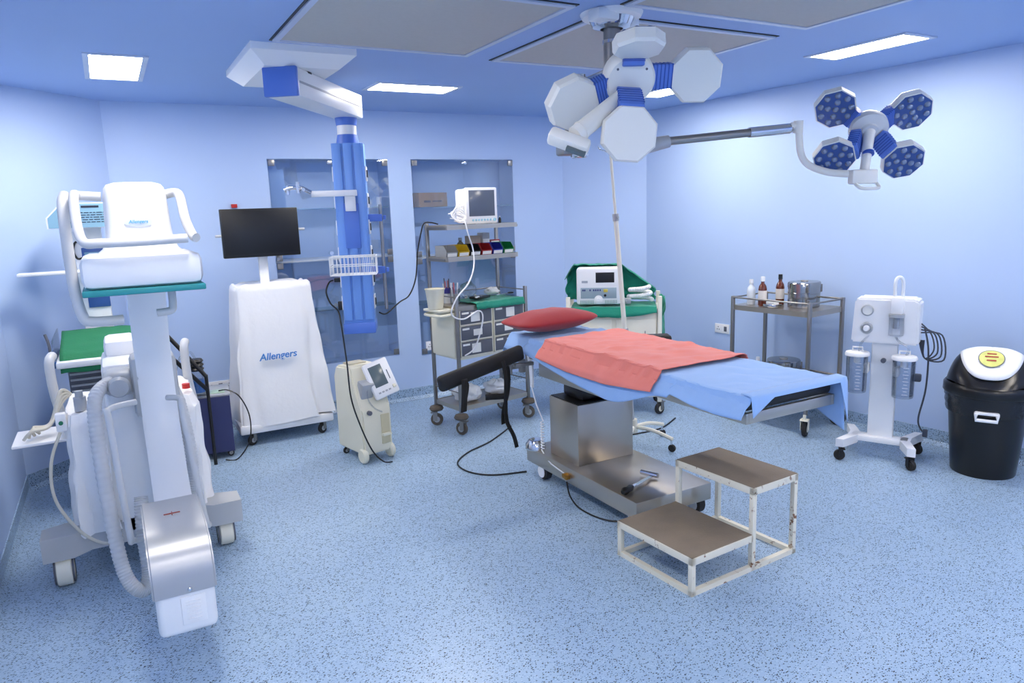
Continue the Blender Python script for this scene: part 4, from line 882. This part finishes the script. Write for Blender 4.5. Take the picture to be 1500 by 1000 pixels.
# ================================================================ WHITE CART with machine and green drape
wa = math.radians(-38.3); WCM = T((3.764, 4.977, 0), wa)
def wc(x, y, z): return tuple(WCM @ Vector((x, y, z)))
wt = thing('white_cart', 'white two-door cart behind the table carrying a draped machine', 'cart', (3.764, 4.977, 0), wa)
HW, HD = .38, .2
for x in (-HW, HW):
    for y in (-HD, HD):
        obj('post', M().b((x, y, .56), (.035, .035, .90), .004), CREAMP, wt); caster(wt, x, y, .05, RUB, STEELD, .8, CREAMP, .12)
obj('cabinet', M().bb(-HW+.015, HW-.015, -HD+.005, HD-.005, .3, .87, .004), CREAMP, wt)
for s in (-1, 1):
    d = obj('door', M().bb(s*.185-.165, s*.185+.165, -HD-.008, -HD+.006, .33, .82, .004), CREAMP, wt)
    obj('door_handle', M().b((s*.04+s*.22, -HD-.012, .70), (.006, .012, .04), .002), DGREY, d)
obj('top_tray', M().bb(-HW, HW, -HD, HD, .88, .905, .003), CREAMP, wt)
obj('lower_tray', M().bb(-HW, HW, -HD, HD, .15, .18, .003), CREAMP, wt)
dr = M().grid(50, 44, lambda u, v: Vector((-.355+.71*u, -HD-.035+.39*v, .922+.008*nz(u*8, v*4)-max(0, .069-v)/.069*(.045+.04*math.sin(u*PI)))))
tag(obj('green_drape', dr, GREEN, solid=.004), 'green cloth lining the top of the white cart', 'cloth', loc=(3.764, 4.977, 0), rz=wa)
def hoodf(u, v):
    x = -.42+.77*u; k = min(1, max(0, (u-.58)/.12)); k = k*k*(3-2*k)
    top = 1.262-.02*k-.20*max(0, (u-.64)/.36)-max(0, .1-u)*1.2
    y0 = -.03+.07*k; f = abs(nz(u*7, v*5))
    if v < .3: return Vector((x, y0+(.105-y0)*v/.3, top+.02*f))
    h = (v-.3)/.7; return Vector((x+.01*math.sin(h*9), .105+.03*f+.012*math.sin(u*30)*h, top+.02*f-(top-.945)*h))
tag(obj('green_cover', M().grid(50, 30, hoodf), GREEN, solid=.005), 'green cover pulled back over the machine on the white cart', 'cover', loc=(3.764, 4.977, 0), rz=wa)
em = thing('electrosurgical_unit', 'white machine with dark display and key panel on white cart', 'medical machine', wc(-.125, -.07, .934), wa)
cs = M().b((0, 0, .16), (.37, .2, .31), .02); obj('case', cs, WPL, em)
obj('display', M().b((.055, -.1005, .235), (.155, .004, .085), .002), SCREEN, em)
obj('control_strip', M().b((0, -.101, .105), (.30, .004, .09), .002), mat('pale grey panel', srgb(150, 168, 178), .4), em)
for x in (-.13, -.115, -.07, -.04, -.022, -.004, .014): obj('key', M().b((x, -.104, .13), (.011, .004, .016), .001), mat('navy key', srgb(50, 60, 120), .4), em)
obj('yellow_key', M().b((.06, -.104, .125), (.035, .004, .026), .001), mat('yellow key', srgb(210, 190, 80), .4), em)
obj('dial', M().lathe([(0, 0), (.036, 0), (.036, .006), (.015, .008), (.015, .02), (0, .02)], 24, T((0, -.1, .05)) @ Matrix.Rotation(PI/2, 4, 'X')), WPL, em)
obj('port', M().cyl((.055, -.103, .085), (.055, -.108, .085), .011), BLACK, em)
gv = M()
for i in range(24):
    x = -.15+.013*i
    if abs(x) > .045: gv.b((x, -.101, .03), (.004, .004, .03))
obj('grille', gv, mat('teal grille', srgb(110, 160, 150), .5), em)
obj('name_plate', M().b((-.115, -.101, .20), (.05, .003, .018)), GREY, em)
cr = thing('breathing_hose', 'coil of white corrugated hose beside the machine on white cart', 'hose', wc(.2, -.1, .936), wa)
hp = []
for i in range(60):
    a = i*.21; hp.append(Vector((.02+.10*math.cos(a)*(1-.004*i), .03+.06*math.sin(a), .03+.0019*i)))
obj('coil', M().tube(spline(hp, 4), .017, 10, rfun=lambda f: .017*(1+.15*math.sin(f*900))), WPL, cr); obj('connector', M().b((-.08, -.04, .03), (.05, .04, .05), .008).cyl((-.1, -.05, .02), (-.12, -.08, .06), .014), GREY, cr)
dp = M().grid(20, 24, lambda u, v: Vector((HW+.03+.02*math.sin(v*9+u*5), -.12+.26*u+.03*nz(u*4, v*4), .99-.45*v+.02*nz(u*5, v*3))))
tag(obj('green_drape', dp, GREEN, solid=.004), 'green cloth hanging down the right side of the white cart', 'cloth', loc=(3.764, 4.977, 0), rz=wa)

# ================================================================ STEEL INSTRUMENT TROLLEY (right)
ra = math.radians(6); RM = T((4.60, 3.86, 0), ra)
def rw(x, y, z): return tuple(RM @ Vector((x, y, z)))
rt_ = thing('instrument_trolley', 'two-shelf steel trolley with guard rails against the right wall', 'trolley', (4.60, 3.86, 0), ra)
HX, HY = .215, .34
for x in (-HX, HX):
    for y in (-HY, HY):
        obj('post', M().b((x, y, .585), (.026, .026, .85), .004), STEELD, rt_)
        caster(rt_, x, y, .062, RUB, CREAMP, math.radians(200 if y < 0 and x < 0 else 100), CREAMP, .17, .036)
for z in (.32, .94): obj('shelf', M().bb(-HX, HX, -HY, HY, z-.004, z).bb(-HX, HX, -HY-.003, -HY, z-.04, z).bb(-HX, HX, HY, HY+.003, z-.04, z).bb(-HX-.003, -HX, -HY, HY, z-.04, z).bb(HX, HX+.003, -HY, HY, z-.04, z), STEEL, rt_)
for z in (.40, 1.0):
    for x in (-HX, HX): obj('guard_rail', M().cyl((x, -HY, z), (x, HY, z), .007), STEELD, rt_)
    for y in (-HY, HY): obj('guard_rail', M().cyl((-HX, y, z), (HX, y, z), .007), STEELD, rt_)
DRM = mat('drum steel', srgb(168, 166, 162), .18, 1., var=.1)
def drum(loc, rz, r, h, label, oval=1.):
    t = thing('sterilising_drum', label, 'drum', loc, rz); S_ = Matrix.Diagonal((oval, 1, 1, 1))
    obj('drum_body', M().lathe([(0, 0), (r, 0), (r, h*.52), (r*1.02, h*.53), (r*1.02, h*.57), (r, h*.58), (r, h*.82), (0, h*.82)], 30, S_), DRM, t)
    l = obj('lid', M().lathe([(r*1.03, h*.76), (r*1.03, h*.92), (r*.98, h*.96), (0, h)], 30, S_), DRM, t)
    obj('lid_plate', M().cyl((0, 0, h*.985), (0, 0, h*1.01), r*.25, n=16), STEEL, l)
    for p_, d_ in (((-r*oval*.75, -r*.75, h*.75), (.02, .02, h*.3)), ((-r*oval*.72, -r*.78, h*.25), (.02, .02, .03)), ((r*oval*.72, -r*.75, h*.7), (.02, .02, h*.3))): obj('latch', M().b(p_, d_, .003), STEELD, t)
drum(rw(.03, -.13, .942), .2, .11, .20, 'large oval steel drum with lid on the trolley top', 1.25)
drum(rw(.02, .02, .322), .1, .125, .19, 'round steel drum on the trolley lower shelf')
LABW = mat('bottle paper label', srgb(226, 220, 214), .7)
for x, y, h, m_, lb_, c_ in ((-.12, .24, .20, mat('milky bottle', srgb(225, 232, 240), .3), 'white milky squeeze bottle at the left of the trolley top', WPL), (-.14, .12, .23, AMBER, 'amber bottle with white cap beside the milky bottle', WPL), (.0, .06, .24, AMBER, 'amber bottle with a nozzle beside the steel drum', BLACK)):
    px, py, pz = rw(x, y, .942); bottle(px, py, pz, .033, h, m_, lb_, c_, lab=LABW if m_ is AMBER else None)
px, py, pz = rw(-.12, .16, .322); bottle(px, py, pz, .03, .2, thin_glass('clear bottle', (.9, .93, .96, 1), .1), 'clear labelled bottle on the lower trolley shelf', WPL, lab=LABW)
t = thing('cotton_tray', 'small steel tray of white gauze on the trolley top', 'tray', rw(-.15, .02, .942), ra); obj('tray', M().bb(-.045, .045, -.055, .055, 0, .025, .004), CHROME, t); obj('gauze', M().b((0, 0, .035), (.07, .08, .03), .012), PAPER, t)

# ================================================================ SUCTION MACHINE
sa = math.radians(-64); su = thing('suction_machine', 'white suction machine on a wheeled stand with two clear jars', 'suction machine', (4.45, 2.92, 0), sa)
obj('stand_base', M().b((0, .0, .13), (.36, .10, .04), .008).prism([(-.24, -.20), (-.19, -.20), (-.13, -.05), (-.13, .05), (-.19, .2), (-.24, .2), (-.19, .04), (-.19, -.04)], .095, .15).prism([(.24, -.20), (.19, -.20), (.13, -.05), (.13, .05), (.19, .2), (.24, .2), (.19, .04), (.19, -.04)], .095, .15), WHITE, su)
for x in (-.215, .215):
    for y in (-.185, .185): caster(su, x, y, .036, RUB, BLACK, 2.4 if x > 0 else .3, RUB, .1, .03)
obj('column', M().b((0, .02, .47), (.155, .07, .66), .012), WHITE, su)
obj('knob', M().cyl((.0, -.015, .68), (0, -.04, .68), .016), DGREY, su)
bo = M().prism([(-.2, .80), (.2, .80), (.2, 1.08), (.17, 1.10), (-.165, 1.10), (-.185, 1.085)], -.09, .1, Matrix(((1, 0, 0, 0), (0, 0, 1, .02), (0, 1, 0, 0), (0, 0, 0, 1))))
bmesh.ops.bevel(bo.bm, geom=list(bo.bm.edges), offset=.012, segments=2, affect='EDGES'); bo_ = obj('body', bo, WHITE, su)
for z, nm in ((1.02, 'gauge'), (.90, 'regulator')):
    gz = obj(nm, M().lathe([(0, 0), (.038, 0), (.038, .012), (.031, .016), (.031, .010), (0, .010)], 24, T((-.105, -.07, z)) @ Matrix.Rotation(PI/2, 4, 'X')), GREY, bo_)
    if nm == 'gauge':
        obj('gauge_face', M().cyl((-.105, -.0805, z), (-.105, -.0815, z), .03, n=20), PAPER, gz); 
    else: obj('regulator_knob', M().cyl((-.105, -.08, z), (-.105, -.105, z), .02, .017, 14), WPL, gz)
def jar(name, x, y, z, r, h, lidm=WPL):
    j = obj(name, M().lathe([(0, 0), (r*.92, 0), (r*.95, .01), (r, h), (r*.97, h), (r*.92, .012), (0, .006)], 26, T((x, y, z))), JAR, su, 'clear graduated jar')
    obj('jar_lid', M().lathe([(0, h), (r*1.12, h), (r*1.14, h+.012), (r*1.05, h+.024), (0, h+.03)], 26, T((x, y, z))), lidm, j)
    return j
for x in (-.155, .13):
    j = jar('collection_jar', x, -.06 if x < 0 else -.09, .46, .068, .25)
    y = -.06 if x < 0 else -.09
    obj('lid_handle', M().tube([(x-.03, y, .735), (x-.03, y, .765), (x+.03, y, .765), (x+.03, y, .735)], .006, 8), WPL, j)
    gd = M()
    for i in range(9): gd.b((x+.02, y-.0665, .49+.022*i), (.022 if i % 2 else .034, .002, .002))
    obj('graduation', gd, WPL, j); obj('float_valve', M().cyl((x, y, .66), (x, y, .71), .022), WPL, j)
    obj('jar_bracket', M().b((x*.65, y+.045, .62), (.03, .09, .06), .004), WPL, su)
    obj('hose', M().tube([(x+.01, y, .74), (x+.02, y-.01, .79), (x*.7, y-.01, .83), (x*.5, -.06, .86)], .007, 8, 5), FILM, su)
fj = obj('filter_jar', M().cyl((.07, -.085, .865), (.07, -.085, .99), .044, n=22), JAR, su, 'small clear overflow jar')
obj('filter_cap', M().cyl((.07, -.085, .985), (.07, -.085, 1.005), .047, n=22), GREY, fj); obj('filter_top', M().b((.07, -.08, 1.06), (.075, .06, .11), .01), WPL, fj); obj('filter_float', M().cyl((.07, -.085, .91), (.07, -.085, .98), .018), GREY, fj)
obj('top_tube', M().tube([(.05, -.06, 1.1), (.048, -.06, 1.2), (.058, -.05, 1.235), (.078, -.04, 1.235), (.09, -.03, 1.2), (.092, -.03, 1.1)], .011, 8, 5), mat('milky tube', srgb(226, 230, 236), .3), su)
cb = M()
for i in range(4): cb.tube([(.2, .05, .93-.02*i), (.26+.02*i, .06, .86), (.28+.02*i, .05, .76-.02*i), (.23, .06, .70), (.19+.01*i, .06, .82)], .005, 6, 6)
cb.tube([(.22, .06, .9), (.25, .05, .75), (.25, .05, .5), (.22, .04, .3), (.235, .03, .23), (.26, .03, .205)], .006, 6, 6).b((.265, .03, .2), (.03, .03, .05), .006).b((.2, -.01, .58), (.05, .04, .05), .008)
obj('power_cord', cb, mat('dark grey cord', srgb(60, 66, 80), .5), su)

# ================================================================ BIN
bn = thing('waste_bin', 'black plastic bin with white swing flap and liner edge', 'waste bin', (4.745, 2.40, 0), math.radians(-63))
obj('bin_body', M().lathe([(0, 0), (.175, 0), (.18, .01), (.222, .50), (.232, .50), (.235, .53), (.225, .535), (0, .535)], 48), mat('glossy black plastic', srgb(14, 14, 15), .28), bn)
obj('liner', M().lathe([(.226, .40), (.232, .42), (.231, .44), (.238, .46), (.236, .49), (.242, .50), (.240, .53), (.233, .53), (.228, .49)], 48), mat('black liner', srgb(20, 20, 22), .18, bump=.6, bscale=24), bn)
obj('lid_rim', M().lathe([(.245, .52), (.252, .53), (.250, .575), (.238, .59), (.225, .575), (.225, .53)], 48), MATS['glossy black plastic'], bn)
def domez(x, y): return .58+.215*max(0, 1-(abs(y)/.236)**1.35)*math.sqrt(max(0, 1-min(1, abs(x)/.236)**3.5))*(max(0, 1-(math.hypot(x, y)/.236)**8))**.4
def dome(u, v):
    a = u*2*PI; r = .235*(1-v); x = r*math.cos(a); y = r*math.sin(a)
    return Vector((x, y, domez(x, y)))
obj('lid_dome', M().grid(64, 26, dome, True), MATS['glossy black plastic'], bn)
def onflap(x, y, off): return Vector((x, y-off*.7, domez(x, y)+off*.7))
def flap(u, v):
    a = PI*u; r = max(v, .001); x = .165*r*math.copysign(abs(math.cos(a))**.75, math.cos(a)); y = .015-.205*r*abs(math.sin(a))**.85
    return onflap(x, y, .012+.006*(1-v))
fl = obj('swing_flap', M().grid(30, 12, flap), WPL, bn, 'white swing flap', solid=.008)
def stick(rad, m_, nm, off):
    return obj(nm, M().grid(28, 5, lambda u, v: onflap(v*.07*rad*math.cos(u*2*PI), -.085+v*.052*rad*math.sin(u*2*PI), .019+off), True), m_, fl)
stick(1., mat('sticker grey', srgb(120, 124, 120), .4), 'sticker_edge', .004); stick(.92, mat('sticker yellow', srgb(226, 226, 130), .4, var=.25, scale=25), 'sticker', .0055)
for w_, y in ((.05, -.06), (.07, -.078), (.05, -.1)):
    obj('sticker_print', M().grid(8, 3, lambda u, v: onflap(-w_/2+w_*u, y-.004+.008*v, .0265)), mat('sticker red', srgb(170, 70, 50), .5), fl)
hd = M()
hd.tube([(-.055, -.225, .435), (-.055, -.25, .43), (-.055, -.25, .395), (.055, -.25, .395), (.055, -.25, .43), (.055, -.225, .435)], .011, 8).b((0, -.235, .437), (.12, .035, .018), .006)
obj('handle', hd, WPL, bn, 'white carrying handle')

# ================================================================ FLOOR CABLES
tag(obj('floor_cable', M().tube([(2.72, 5.0, .006), (2.4, 4.75, .006), (2.15, 4.62, .006), (1.98, 4.45, .006), (1.97, 4.25, .006), (2.08, 4.1, .006), (2.3, 4.03, .006)], .006, 6, 8), BLACK), 'black cable curling on the floor left of the table base', 'cable')
tag(obj('floor_cable', M().tube([(2.79, 4.0, .006), (3.05, 4.1, .006), (3.3, 4.25, .006), (3.65, 4.25, .006), (3.95, 4.4, .006)], .006, 6, 8), BLACK), 'black cable on the floor behind the table pedestal', 'cable')
tag(obj('floor_cable', M().tube([(2.29, 3.52, .10), (2.27, 3.45, .03), (2.25, 3.3, .006), (2.29, 3.1, .006), (2.45, 2.98, .006)], .005, 6, 8), BLACK), 'thin black cable dropping from the table base side', 'cable')
